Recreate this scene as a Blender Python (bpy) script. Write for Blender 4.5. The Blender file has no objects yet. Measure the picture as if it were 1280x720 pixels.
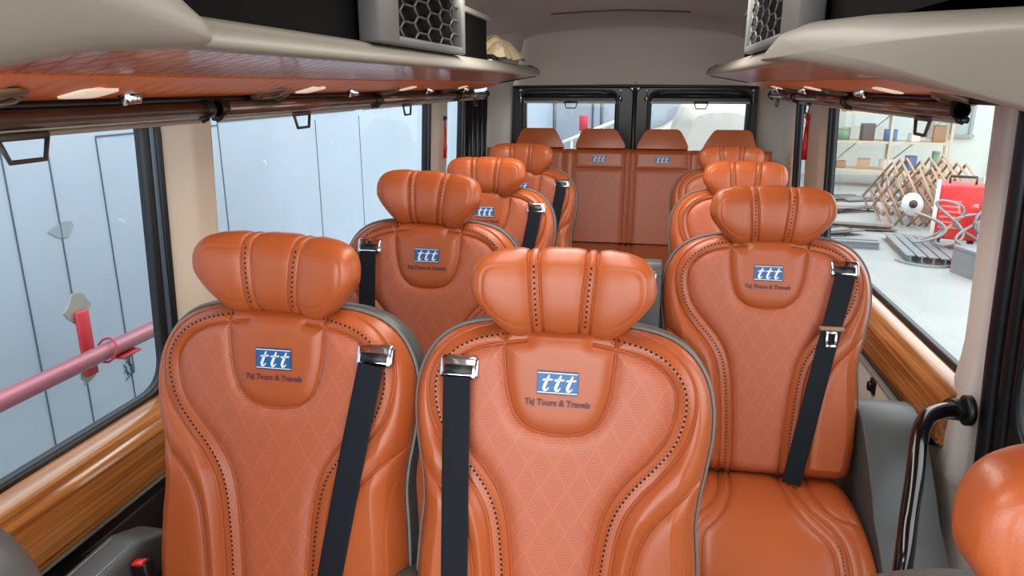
import bpy, bmesh, math, random
import numpy as np
from mathutils import Vector, Matrix
random.seed(7); np.random.seed(7)
SC = bpy.context.scene
COL = SC.collection

# ------------------------------------------------------------------ camera
def make_camera():
    F, VX, VY = 900.0, 815.0, 106.0
    y = Vector((VX-640, 360-VY, F)).normalized()
    th = y.y/ math.hypot(y.y, F/math.sqrt((VX-640)**2+(360-VY)**2+F*F))
    d = Vector((0, F, -(360-VY)*1.0)); 
    z = Vector((0, y.z, -y.y)).normalized()
    x = y.cross(z)
    if x.x < 0: x = -x
    # rows x,y,z give world axes in (right, up, forward) camera axes
    right = Vector((x.x, y.x, z.x)); up = Vector((x.y, y.y, z.y)); fwd = Vector((x.z, y.z, z.z))
    m = Matrix(((right.x, up.x, -fwd.x, 0), (right.y, up.y, -fwd.y, 0), (right.z, up.z, -fwd.z, 1.52), (0, 0, 0, 1)))
    cd = bpy.data.cameras.new('camera'); co = bpy.data.objects.new('camera', cd)
    cd.sensor_width = 36; cd.lens = 36*F/1280; cd.clip_start = .05; cd.clip_end = 200
    co.matrix_world = m; COL.objects.link(co); SC.camera = co
make_camera()

# ------------------------------------------------------------------ light
world = bpy.data.worlds.new('world'); SC.world = world; world.use_nodes = True
bg = world.node_tree.nodes['Background']
bg.inputs[0].default_value = (0.91, 0.96, 1.0, 1); bg.inputs[1].default_value = 3.0
SC.view_settings.view_transform = 'Standard'; SC.view_settings.look = 'None'
SC.view_settings.gamma = 1; SC.view_settings.exposure = 0.44; SC.view_settings.use_curve_mapping = False
try:
    SC.cycles.max_bounces = 10; SC.cycles.diffuse_bounces = 6; SC.cycles.glossy_bounces = 5
    SC.cycles.transparent_max_bounces = 12; SC.cycles.sample_clamp_indirect = 6
except Exception: pass
def area(name, loc, rot, sx, sy, power, col=(1, 1, 1)):
    l = bpy.data.lights.new(name, 'AREA'); l.shape = 'RECTANGLE'; l.size = sx; l.size_y = sy
    l.energy = power; l.color = col
    o = bpy.data.objects.new(name, l); o.location = loc; o.rotation_euler = rot; COL.objects.link(o); return o
# daylight falling in through the windscreen behind the photographer
area('windscreen_daylight', (-.16, -1.5, 1.45), (math.radians(80), 0, 0), 1.6, .8, 8, (.93, .97, 1))
# unseen fill lights added under the ceiling to brighten cabin and rear bench
area('ceiling_fill_light', (-.16, 1.75, 1.855), (0, 0, 0), .34, 1.9, 10, (1, .95, .88))
area('bench_fill_light', (-.16, 2.45, 1.85), (math.radians(28), 0, 0), .9, .34, 7, (1, .95, .88))
# unseen fill light added overhead, under the cab roof
area('cab_roof_fill_light', (-.16, .1, 1.86), (0, 0, 0), .5, .3, 3, (1, .9, .78))

# ------------------------------------------------------------------ helpers
def s2l(c):
    return tuple(((v/255)/12.92 if v/255 <= .04045 else ((v/255+.055)/1.055)**2.4) for v in c)
MATS = {}
def mat(name, rgb, rough=.5, metal=0, bump=0, bscale=200, var=0, coat=0, spec=.5, sheen=0):
    if name in MATS: return MATS[name]
    m = bpy.data.materials.new(name); m.use_nodes = True; MATS[name] = m
    nt = m.node_tree; p = nt.nodes['Principled BSDF']
    c = s2l(rgb)
    p.inputs['Base Color'].default_value = (*c, 1); p.inputs['Roughness'].default_value = rough
    p.inputs['Metallic'].default_value = metal; p.inputs['Specular IOR Level'].default_value = spec
    if coat: p.inputs['Coat Weight'].default_value = coat; p.inputs['Coat Roughness'].default_value = .12
    if sheen: p.inputs['Sheen Weight'].default_value = sheen
    if bump or var:
        tc = nt.nodes.new('ShaderNodeTexCoord'); n = nt.nodes.new('ShaderNodeTexNoise')
        n.inputs['Scale'].default_value = bscale; n.inputs['Detail'].default_value = 4
        nt.links.new(tc.outputs['Object'], n.inputs['Vector'])
        if bump:
            b = nt.nodes.new('ShaderNodeBump'); b.inputs['Strength'].default_value = bump; b.inputs['Distance'].default_value = .002
            nt.links.new(n.outputs['Fac'], b.inputs['Height']); nt.links.new(b.outputs['Normal'], p.inputs['Normal'])
        if var:
            n2 = nt.nodes.new('ShaderNodeTexNoise'); n2.inputs['Scale'].default_value = max(1.2, bscale*.02); n2.inputs['Detail'].default_value = 5
            nt.links.new(tc.outputs['Object'], n2.inputs['Vector'])
            r = nt.nodes.new('ShaderNodeMapRange'); r.inputs['From Min'].default_value = .3; r.inputs['From Max'].default_value = .7
            r.inputs['To Min'].default_value = 1-var; r.inputs['To Max'].default_value = 1+var*.4
            nt.links.new(n2.outputs['Fac'], r.inputs['Value'])
            hs = nt.nodes.new('ShaderNodeHueSaturation'); hs.inputs['Color'].default_value = (*c, 1)
            nt.links.new(r.outputs['Result'], hs.inputs['Value']); nt.links.new(hs.outputs['Color'], p.inputs['Base Color'])
    return m
def nmath(nt, op, a, b=None, c=None):
    n = nt.nodes.new('ShaderNodeMath'); n.operation = op
    for i, v in enumerate((a, b, c)):
        if v is None: continue
        if isinstance(v, (int, float)): n.inputs[i].default_value = v
        else: nt.links.new(v, n.inputs[i])
    return n.outputs[0]

def leather_perf():
    """orange leather with a fine dot perforation gathered in diamonds"""
    base = mat('leather_perforated', (186, 100, 68), .42, bump=.12, bscale=420)
    nt = base.node_tree; p = nt.nodes['Principled BSDF']
    tc = nt.nodes.new('ShaderNodeTexCoord'); sp = nt.nodes.new('ShaderNodeSeparateXYZ')
    nt.links.new(tc.outputs['Object'], sp.inputs[0]); X, Z = sp.outputs[0], sp.outputs[2]
    s = .0046
    zr = nmath(nt, 'DIVIDE', Z, s)
    row = nmath(nt, 'FLOOR', zr)
    off = nmath(nt, 'MULTIPLY', nmath(nt, 'MODULO', nmath(nt, 'ABSOLUTE', row), 2), .5)
    fx = nmath(nt, 'SUBTRACT', nmath(nt, 'FRACT', nmath(nt, 'ADD', nmath(nt, 'DIVIDE', X, s), off)), .5)
    fz = nmath(nt, 'SUBTRACT', nmath(nt, 'FRACT', zr), .5)
    d = nmath(nt, 'SQRT', nmath(nt, 'ADD', nmath(nt, 'MULTIPLY', fx, fx), nmath(nt, 'MULTIPLY', fz, fz)))
    dot = nmath(nt, 'LESS_THAN', d, .22)
    a = nmath(nt, 'DIVIDE', X, .046); b = nmath(nt, 'DIVIDE', Z, .078)
    P = nmath(nt, 'SUBTRACT', nmath(nt, 'FRACT', nmath(nt, 'ADD', a, b)), .5)
    Q = nmath(nt, 'SUBTRACT', nmath(nt, 'FRACT', nmath(nt, 'SUBTRACT', a, b)), .5)
    mx = nmath(nt, 'MAXIMUM', nmath(nt, 'ABSOLUTE', P), nmath(nt, 'ABSOLUTE', Q))
    inside = nmath(nt, 'LESS_THAN', mx, .435)
    fac = nmath(nt, 'MULTIPLY', dot, inside)
    mix = nt.nodes.new('ShaderNodeMix'); mix.data_type = 'RGBA'
    mix.inputs[6].default_value = (*s2l((188, 100, 68)), 1); mix.inputs[7].default_value = (*s2l((118, 52, 34)), 1)
    nt.links.new(nmath(nt, 'MULTIPLY', fac, .75), mix.inputs[0]); nt.links.new(mix.outputs[2], p.inputs['Base Color'])
    return base

def wood_mat():
    m = mat('wood_trim', (160, 96, 42), .22, coat=.6)
    nt = m.node_tree; p = nt.nodes['Principled BSDF']
    tc = nt.nodes.new('ShaderNodeTexCoord'); mp = nt.nodes.new('ShaderNodeMapping')
    mp.inputs['Scale'].default_value = (130, 1.6, 130)
    n = nt.nodes.new('ShaderNodeTexNoise'); n.inputs['Scale'].default_value = 1; n.inputs['Detail'].default_value = 5
    cr = nt.nodes.new('ShaderNodeValToRGB')
    cr.color_ramp.elements[0].position = .3; cr.color_ramp.elements[0].color = (*s2l((116, 62, 22)), 1)
    cr.color_ramp.elements[1].position = .68; cr.color_ramp.elements[1].color = (*s2l((196, 128, 62)), 1)
    nt.links.new(tc.outputs['Object'], mp.inputs[0]); nt.links.new(mp.outputs[0], n.inputs['Vector'])
    nt.links.new(n.outputs['Fac'], cr.inputs[0]); nt.links.new(cr.outputs[0], p.inputs['Base Color'])
    return m

def quilt_mat():
    """glossy wood-look vinyl with curved quilting lines across the rack"""
    m = mat('rack_lining', (196, 98, 48), .3, coat=.35)
    nt = m.node_tree; p = nt.nodes['Principled BSDF']
    tc = nt.nodes.new('ShaderNodeTexCoord'); sp = nt.nodes.new('ShaderNodeSeparateXYZ')
    nt.links.new(tc.outputs['Object'], sp.inputs[0])
    x = sp.outputs[0]; y = sp.outputs[1]
    # diamond quilting
    a = nmath(nt, 'DIVIDE', x, .07); b = nmath(nt, 'DIVIDE', y, .044)
    P = nmath(nt, 'ABSOLUTE', nmath(nt, 'SUBTRACT', nmath(nt, 'FRACT', nmath(nt, 'ADD', a, b)), .5))
    Q = nmath(nt, 'ABSOLUTE', nmath(nt, 'SUBTRACT', nmath(nt, 'FRACT', nmath(nt, 'SUBTRACT', nmath(nt, 'MULTIPLY', a, .35), b)), .5))
    h = nmath(nt, 'MINIMUM', nmath(nt, 'MULTIPLY', P, 8), nmath(nt, 'MULTIPLY', Q, 8))
    h = nmath(nt, 'MINIMUM', h, 1)
    bp = nt.nodes.new('ShaderNodeBump'); bp.inputs['Strength'].default_value = .6; bp.inputs['Distance'].default_value = .006
    nt.links.new(h, bp.inputs['Height']); nt.links.new(bp.outputs['Normal'], p.inputs['Normal'])
    mix = nt.nodes.new('ShaderNodeMix'); mix.data_type = 'RGBA'
    mix.inputs[6].default_value = (*s2l((120, 52, 26)), 1); mix.inputs[7].default_value = (*s2l((204, 102, 50)), 1)
    nt.links.new(nmath(nt, 'MULTIPLY', h, 1), mix.inputs[0]); nt.links.new(mix.outputs[2], p.inputs['Base Color'])
    return m

def glass_mat():
    m = bpy.data.materials.new('window_glass'); m.use_nodes = True; nt = m.node_tree
    nt.nodes.clear(); o = nt.nodes.new('ShaderNodeOutputMaterial'); mx = nt.nodes.new('ShaderNodeMixShader')
    t = nt.nodes.new('ShaderNodeBsdfTransparent'); t.inputs[0].default_value = (.94, .97, .97, 1)
    g = nt.nodes.new('ShaderNodeBsdfGlossy'); g.inputs['Roughness'].default_value = .01
    f = nt.nodes.new('ShaderNodeFresnel'); f.inputs[0].default_value = 1.3
    nt.links.new(f.outputs[0], mx.inputs[0]); nt.links.new(t.outputs[0], mx.inputs[1]); nt.links.new(g.outputs[0], mx.inputs[2])
    nt.links.new(mx.outputs[0], o.inputs[0]); return m

LEATHER = mat('leather_orange', (176, 87, 44), .33, bump=.14, bscale=420)
PERF = leather_perf()
HOLE = mat('perforation_black', (38, 16, 12), .8)
GREYL = mat('leather_grey', (76, 79, 79), .42, bump=.12, bscale=420)
PIPE = mat('piping_grey', (112, 112, 108), .45)
STITCH = mat('stitch_thread', (160, 176, 160), .7)
CHROME = mat('chrome', (225, 228, 232), .08, 1)
BLACKP = mat('black_plastic', (22, 22, 24), .35)
BLACKG = mat('black_gloss', (10, 10, 11), .12, coat=.5)
RUBBER = mat('seal_rubber', (20, 24, 28), .38)
SEALB = mat('seal_bead_grey', (92, 110, 122), .3, .35)
WEB = mat('belt_webbing', (17, 23, 31), .7, bump=.3, bscale=900, spec=.25)
BLUE = mat('badge_blue', (28, 98, 160), .35)
BLUED = mat('badge_navy', (24, 52, 96), .4)
WHITE = mat('badge_white', (236, 238, 238), .4)
PURPLE = mat('badge_lettering', (96, 50, 62), .5)
CREAM = mat('trim_cream', (206, 200, 186), .5, bump=.05, bscale=300)
GREYP = mat('trim_grey', (142, 138, 128), .48)
PILLAR = mat('pillar_cream', (226, 208, 186), .5)
PILLARG = mat('pillar_cool_grey', (226, 220, 214), .5)
HEAD = mat('headliner', (198, 186, 178), .85, bump=.1, bscale=300)
WOOD = wood_mat(); QUILT = quilt_mat(); STRIP = mat('rack_strip_lit_leather', (226, 118, 54), .42); GLASS = glass_mat()  # strip orange raised above the lining to stand for window light
BRONZE = mat('blind_tube_bronze', (140, 122, 110), .24, .8)
BARM = mat('blind_bar', (188, 172, 156), .4, .3)
DARKC = mat('cavity_shade_black', (10, 10, 11), .8, spec=.08)
RED = mat('hammer_red', (220, 30, 24), .3)
GRILLE = mat('grille_grey', (98, 98, 97), .5)

def new_obj(name, me, parent=None, mats=()):
    o = bpy.data.objects.new(name, me); COL.objects.link(o)
    if parent: o.parent = parent
    for m in mats: me.materials.append(m)
    return o
class MB:
    """collects faces, builds ONE mesh object"""
    def __init__(s): s.v = []; s.f = []; s.m = []; s.mats = []; s.sm = []
    def mi(s, m):
        if m not in s.mats: s.mats.append(m)
        return s.mats.index(m)
    def add(s, vs, fs, m, smooth=True):
        b = len(s.v); k = s.mi(m)
        s.v += [tuple(v) for v in vs]; s.f += [tuple(i+b for i in f) for f in fs]
        s.m += [k]*len(fs); s.sm += [smooth]*len(fs)
    def bm(s, bmh, m, smooth=True):
        bmh.verts.index_update()
        s.add([v.co[:] for v in bmh.verts], [[v.index for v in f.verts] for f in bmh.faces], m, smooth); bmh.free()
    def box(s, c, d, m, bev=0, seg=2, rot=None, smooth=None):
        b = bmesh.new(); bmesh.ops.create_cube(b, size=1)
        for v in b.verts: v.co = Vector((v.co.x*d[0], v.co.y*d[1], v.co.z*d[2]))
        if bev: bmesh.ops.bevel(b, geom=b.edges[:], offset=min(bev, min(d)*.49), segments=seg, profile=.5, affect='EDGES')
        if rot is not None: bmesh.ops.rotate(b, verts=b.verts, cent=(0, 0, 0), matrix=rot)
        for v in b.verts: v.co += Vector(c)
        s.bm(b, m, bool(bev) if smooth is None else smooth)
    def tube(s, pts, r, m, n=10, closed=False, cap=True):
        P = [Vector(p) for p in pts]; N = len(P); R = r if hasattr(r, '__len__') else [r]*N
        vs = []; prev = None
        for i, p in enumerate(P):
            a = P[(i-1) % N] if (closed or i > 0) else P[0]; b = P[(i+1) % N] if (closed or i < N-1) else P[-1]
            t = (b-a).normalized()
            u = prev - t*prev.dot(t) if prev is not None else t.orthogonal()
            if u.length < 1e-6: u = t.orthogonal()
            u.normalize(); prev = u; w = t.cross(u)
            for k in range(n):
                an = 2*math.pi*k/n; vs.append(p+(u*math.cos(an)+w*math.sin(an))*R[i])
        fs = []
        for i in range(N if closed else N-1):
            j = (i+1) % N
            for k in range(n): fs.append((i*n+k, i*n+(k+1) % n, j*n+(k+1) % n, j*n+k))
        if cap and not closed: fs += [tuple(range(n))[::-1], tuple((N-1)*n+k for k in range(n))]
        s.add(vs, fs, m)
    def prism(s, poly, axis, a, b, m, bev=0, seg=3, smooth=False):
        """poly = 2-D outline in the other two axes; extruded along axis from a to b"""
        def P(q, t):
            if axis == 'x': return (t, q[0], q[1])
            if axis == 'y': return (q[0], t, q[1])
            return (q[0], q[1], t)
        n = len(poly); h = bmesh.new()
        A = [h.verts.new(P(q, a)) for q in poly]; B = [h.verts.new(P(q, b)) for q in poly]
        h.faces.new(A); h.faces.new(B[::-1])
        for i in range(n): h.faces.new((A[i], B[i], B[(i+1) % n], A[(i+1) % n]))
        bmesh.ops.recalc_face_normals(h, faces=h.faces)
        if bev: bmesh.ops.bevel(h, geom=h.edges[:], offset=bev, segments=seg, profile=.5, affect='EDGES', clamp_overlap=True)
        s.bm(h, m, smooth or bool(bev))
    def strip(s, rows, m, closed=False, smooth=True):
        """rows = list of equally long point lists"""
        n = len(rows[0]); vs = [p for r in rows for p in r]; fs = []
        for i in range(len(rows)-1):
            for k in range(n if closed else n-1):
                fs.append((i*n+k, i*n+(k+1) % n, (i+1)*n+(k+1) % n, (i+1)*n+k))
        s.add(vs, fs, m, smooth)
    def build(s, name, parent=None, auto=None):
        me = bpy.data.meshes.new(name); me.from_pydata(s.v, [], s.f)
        for m in s.mats: me.materials.append(m)
        me.polygons.foreach_set('material_index', s.m); me.polygons.foreach_set('use_smooth', s.sm)
        me.update()
        bmh = bmesh.new(); bmh.from_mesh(me)
        bmesh.ops.recalc_face_normals(bmh, faces=bmh.faces); bmh.to_mesh(me); bmh.free()
        if auto is not None: me.set_sharp_from_angle(angle=math.radians(auto))
        return new_obj(name, me, parent)
def tag(o, label=None, cat=None, group=None, kind=None):
    if label: o['label'] = label
    if cat: o['category'] = cat
    if group: o['group'] = group
    if kind: o['kind'] = kind
    return o
def empty(name, loc=(0, 0, 0), rz=0, label=None, cat=None, group=None):
    o = bpy.data.objects.new(name, None); COL.objects.link(o); o.empty_display_size = .1
    o.location = loc; o.rotation_euler = (0, 0, rz); return tag(o, label, cat, group)
def copy_tree(o, parent=None):
    c = o.copy(); COL.objects.link(c); c.parent = parent
    for ch in [q for q in bpy.data.objects if q.parent == o]: copy_tree(ch, c)
    return c
def catmull(pts, n=10, closed=False):
    P = [np.array(p, float) for p in pts]; out = []; N = len(P)
    rng = range(N) if closed else range(N-1)
    for i in rng:
        p1, p2 = P[i], P[(i+1) % N]
        p0 = P[(i-1) % N] if (closed or i > 0) else 2*p1-p2
        p3 = P[(i+2) % N] if (closed or i < N-2) else 2*p2-p1
        for k in range(n):
            t = k/n
            out.append(.5*(2*p1+(p2-p0)*t+(2*p0-5*p1+4*p2-p3)*t*t+(3*p1-p0-3*p2+p3)*t**3))
    if not closed: out.append(P[-1])
    return np.array(out)
def round_poly(poly, r, n=6):
    out = []; N = len(poly)
    for i in range(N):
        p = Vector(poly[i]); a = Vector(poly[i-1]); b = Vector(poly[(i+1) % N])
        da = (a-p); db = (b-p); q = min(r, da.length*.45, db.length*.45)
        s_ = p+da.normalized()*q; e_ = p+db.normalized()*q
        for k in range(n+1):
            t = k/n; out.append(tuple((1-t)**2*s_+2*t*(1-t)*p+t*t*e_))
    return out
# ------------------------------------------------------------------ the reclining seat
BH = .63
SIDE = catmull([(.205, 0), (.236, .02), (.247, .07), (.250, .14), (.246, .22), (.240, .29), (.243, .34), (.252, .395), (.259, .45),
                (.258, .50), (.247, .545), (.223, .584), (.187, .611), (.14, .625), (.09, .63)], 8)
HALF = np.vstack([[(0, 0)], [(.1, 0)], SIDE, [(0, .63)]])
CH = catmull([(.060, .618), (.10, .611), (.142, .601), (.178, .582), (.203, .553), (.213, .52), (.209, .478), (.194, .438), (.166, .400),
              (.133, .362), (.108, .322), (.094, .275), (.085, .20), (.079, .10), (.077, 0)], 12)
def offset_path(P, d):
    T = np.gradient(P, axis=0); T /= np.linalg.norm(T, axis=1)[:, None]
    return P+np.stack([-T[:, 1], T[:, 0]], 1)*d
CH_IN = offset_path(CH, -.016); CH_OUT = offset_path(CH, .016)
WING = catmull([(.262, .392), (.236, .372), (.203, .347), (.168, .308), (.146, .262), (.134, .2), (.126, .10), (.122, 0)], 10)
WST = catmull([(.236, .335), (.226, .30), (.222, .24), (.226, .15), (.222, .06), (.205, .0)], 10)
BADGE = catmull([(.094, .64), (.094, .59), (.092, .55), (.087, .515), (.074, .475), (.05, .452), (.02, .444), (0, .443)], 10)
def dist_to(P, U, V):
    """distance of every (U, V) to a dense polyline"""
    seg = np.linalg.norm(np.diff(P, axis=0), axis=1); L = np.concatenate([[0], np.cumsum(seg)])
    t = np.arange(0, L[-1], .0012); Q = np.stack([np.interp(t, L, P[:, 0]), np.interp(t, L, P[:, 1])], 1)
    out = np.full(U.shape, 9.)
    for q in Q: np.minimum(out, (U-q[0])**2+(V-q[1])**2, out=out)
    return np.sqrt(out)
def back_height(U, V):
    """how far the leather stands forward of the rim at (u, v); also the distances to the seams"""
    A = np.abs(U)
    e = dist_to(HALF, A, V)
    r = .042; q = np.clip(e/r, 0, 1)
    h = .046*np.sqrt(np.clip(1-(1-q)**2, 0, 1))
    cu = np.interp(V, CH[::-1, 1], CH[::-1, 0])
    bol = np.clip((A-cu+.01)/.05, 0, 1); bol = bol*bol*(3-2*bol)
    fade = np.clip((.44-V)/.12, 0, 1)
    h += (.006+.016*fade)*bol*q
    # head part of the centre a little raised
    di = dist_to(CH_IN, A, V); do = dist_to(CH_OUT, A, V); dw = dist_to(WING, A, V); db = dist_to(BADGE, A, V)
    ds = dist_to(WST, A, V)
    inch = np.clip(1-np.minimum(np.abs(dist_to(CH, A, V))/.016, 1), 0, 1) > 0
    d = np.minimum(np.minimum(di, do), np.minimum(dw, db))
    h += .0078*(1-np.exp(-(d/.012)**1.4))*np.clip(e/.02, 0, 1)
    h -= .0048*np.exp(-(d/.0019)**2)*np.clip(e/.006, 0, 1)
    h -= .0012*np.exp(-(ds/.0014)**2)
    return h, di, db
def make_backrest():
    nu, nv = 320, 420
    v = np.concatenate([np.linspace(0, .02, 16)[:-1], np.linspace(.02, .60, nv), np.linspace(.60, .63, 30)[1:]])
    nv = len(v)
    w = np.interp(v, SIDE[:, 1], SIDE[:, 0])
    s = np.linspace(-1, 1, nu+1); s = np.sign(s)*(1-(1-np.abs(s))**1.15)
    U = w[:, None]*s[None, :]; V = np.repeat(v[:, None], nu+1, 1)
    half = U[:, nu//2:]; h, di, db = back_height(half, V[:, nu//2:])
    full = lambda a: np.concatenate([a[:, :0:-1], a], 1)
    H = full(h); DI = full(di); DB = full(db)
    co = np.stack([U, -(.016+H), V], -1).reshape(-1, 3)
    i = np.arange(nv-1)[:, None]*(nu+1)+np.arange(nu)[None, :]
    F = np.stack([i, i+1, i+nu+2, i+nu+1], -1).reshape(-1, 4)
    # perforated leather between the two inner seams, outside the badge panel
    A = np.abs(U); cin = np.interp(V, CH_IN[::-1, 1], CH_IN[::-1, 0])
    badge_w = np.interp(V, BADGE[::-1, 1], BADGE[::-1, 0], left=0)
    badge = (V > .443) & (A < badge_w)
    top = np.interp(A, np.sort(CH_IN[:60, 0]), CH_IN[:60, 1][np.argsort(CH_IN[:60, 0])], left=.6, right=.5)
    perf = (A < cin) & (~badge) & (V < top) | ((V > .48) & (A < .193) & (V < np.minimum(top, .598)) & ~badge & (A < cin))
    perf = perf.reshape(-1)[F].all(1)
    mi = perf.astype(int)
    verts = co.tolist(); faces = F.tolist(); mats = mi.tolist()
    # the row of punched holes
    P = CH; seg = np.linalg.norm(np.diff(P, axis=0), axis=1); L = np.concatenate([[0], np.cumsum(seg)])
    for off, step, rad, ph in ((0, .0092, .0024, 0), (.0042, .0092, .0008, .0046), (-.0042, .0092, .0008, .0046)):
        t = np.arange(.03+ph, L[-1], step)
        Q = offset_path(P, off); cx = np.interp(t, L, Q[:, 0]); cy = np.interp(t, L, Q[:, 1])
        for sg in (-1, 1):
            n = 8; an = np.arange(n)*2*np.pi/n
            for a_, b_ in zip(cx, cy):
                uu = a_+rad*np.cos(an); vv = b_+rad*np.sin(an)
                if vv.min() < .003: continue
                hh = back_height(uu, vv)[0]
                k = len(verts)
                verts += [(sg*x_, -(.0163+hh.max()), z_) for x_, z_ in zip(uu, vv)]
                faces.append(list(range(k, k+n))[::sg]); mats.append(2)
    me = bpy.data.meshes.new('backrest'); me.from_pydata(verts, [], faces)
    for m in (LEATHER, PERF, HOLE): me.materials.append(m)
    me.polygons.foreach_set('material_index', mats); me.polygons.foreach_set('use_smooth', [True]*len(faces)); me.update()
    return me
def outline_full():
    R = np.vstack([[(.0, 0)], [(.1, 0)], SIDE, [(.045, .63)]])
    Lh = R[::-1].copy(); Lh[:, 0] *= -1
    return np.vstack([R, Lh[:-1]])
OUT = outline_full()
def out_off(d):
    T = np.roll(OUT, -1, 0)-np.roll(OUT, 1, 0); T /= np.linalg.norm(T, axis=1)[:, None]+1e-9
    return OUT+np.stack([T[:, 1], -T[:, 0]], 1)*d
def make_shell():
    mb = MB(); rows = []
    for y, d in ((-.018, -.002), (-.012, .004), (.0, .007), (.03, .006), (.055, -.002), (.072, -.018), (.080, -.045), (.082, -.09)):
        rows.append([(p[0], y, p[1]) for p in out_off(d)])
    mb.strip(rows, GREYL, closed=True)
    n = len(OUT); b = [p for p in rows[-1]]
    mb.add(b, [tuple(range(n))], GREYL)
    mb.tube([(p[0], -.018, p[1]) for p in out_off(.003)], .0034, PIPE, 6, closed=True)
    return mb
def surf(u, v):
    return -(.016+float(back_height(np.array([u]), np.array([v]))[0][0]))
def ttt_badge(mb, put, w=.070, h=.040):
    """the blue badge: white rule above and below, three slanted white letters t; put(x, z, lift) gives the 3-D point"""
    def quad(x0, x1, z0, z1, m, l): mb.add([put(x0, z0, l), put(x1, z0, l), put(x1, z1, l), put(x0, z1, l)], [(0, 1, 2, 3)], m, False)
    hw, hh = w/2, h/2
    quad(-hw, hw, -hh, hh, BLUED, .0010)
    quad(-hw*.97, hw*.97, -hh*.80, hh*.80, BLUE, .0013)
    quad(-hw*.97, hw*.97, hh*.80, hh*.88, WHITE, .0016); quad(-hw*.97, hw*.97, -hh*.88, -hh*.80, WHITE, .0016)
    def ribbon(pts, ws):
        P = catmull(pts, 5); W = np.interp(np.linspace(0, 1, len(P)), np.linspace(0, 1, len(ws)), ws)
        T = np.gradient(P, axis=0); T /= np.linalg.norm(T, axis=1)[:, None]
        A = P+np.stack([-T[:, 1], T[:, 0]], 1)*W[:, None]; B = P-np.stack([-T[:, 1], T[:, 0]], 1)*W[:, None]
        n = len(P); mb.add([put(*a, .0019) for a in A]+[put(*b, .0019) for b in B], [(i, i+1, n+i+1, n+i) for i in range(n-1)], WHITE, False)
    for k in (-1, 0, 1):
        cx = k*w*.285; sc = h*.66
        f = lambda a, b: (cx+(a+(b-.5)*.32)*sc, (b-.5)*sc*1.02)
        ribbon([f(.06, 1.0), f(.03, .7), f(0, .4), f(.0, .16), f(.1, .02), f(.22, .06), f(.3, .2)], [sc*x for x in (.05, .09, .1, .1, .08, .05, .03)])
        ribbon([f(-.26, .66), f(-.05, .70), f(.14, .70), f(.36, .72)], [sc*.055]*2)
def lettering(text, size, y=None):
    cu = bpy.data.curves.new('t', 'FONT'); cu.body = text; cu.size = size; cu.align_x = 'CENTER'; cu.align_y = 'CENTER'
    cu.shear = .12; cu.offset = size*.04; cu.resolution_u = 2
    ob = bpy.data.objects.new('t', cu); COL.objects.link(ob)
    dg = bpy.context.evaluated_depsgraph_get(); me = bpy.data.meshes.new_from_object(ob.evaluated_get(dg))
    vs = [v.co[:] for v in me.vertices]; fs = [tuple(p.vertices) for p in me.polygons]
    bpy.data.objects.remove(ob); bpy.data.curves.remove(cu); bpy.data.meshes.remove(me)
    return vs, fs
LET = lettering('Taj Tours & Travels', .0138)
def make_badge():
    mb = MB(); y0 = surf(0, .52)-.0006
    ttt_badge(mb, lambda x, z, l: (x, y0-l, .535+z))
    return mb
def make_lettering():
    mb = MB(); y0 = surf(0, .49)
    mb.add([(x, y0-.0022, .500+z) for x, z, _ in LET[0]], LET[1], PURPLE, False)
    return mb
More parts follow.
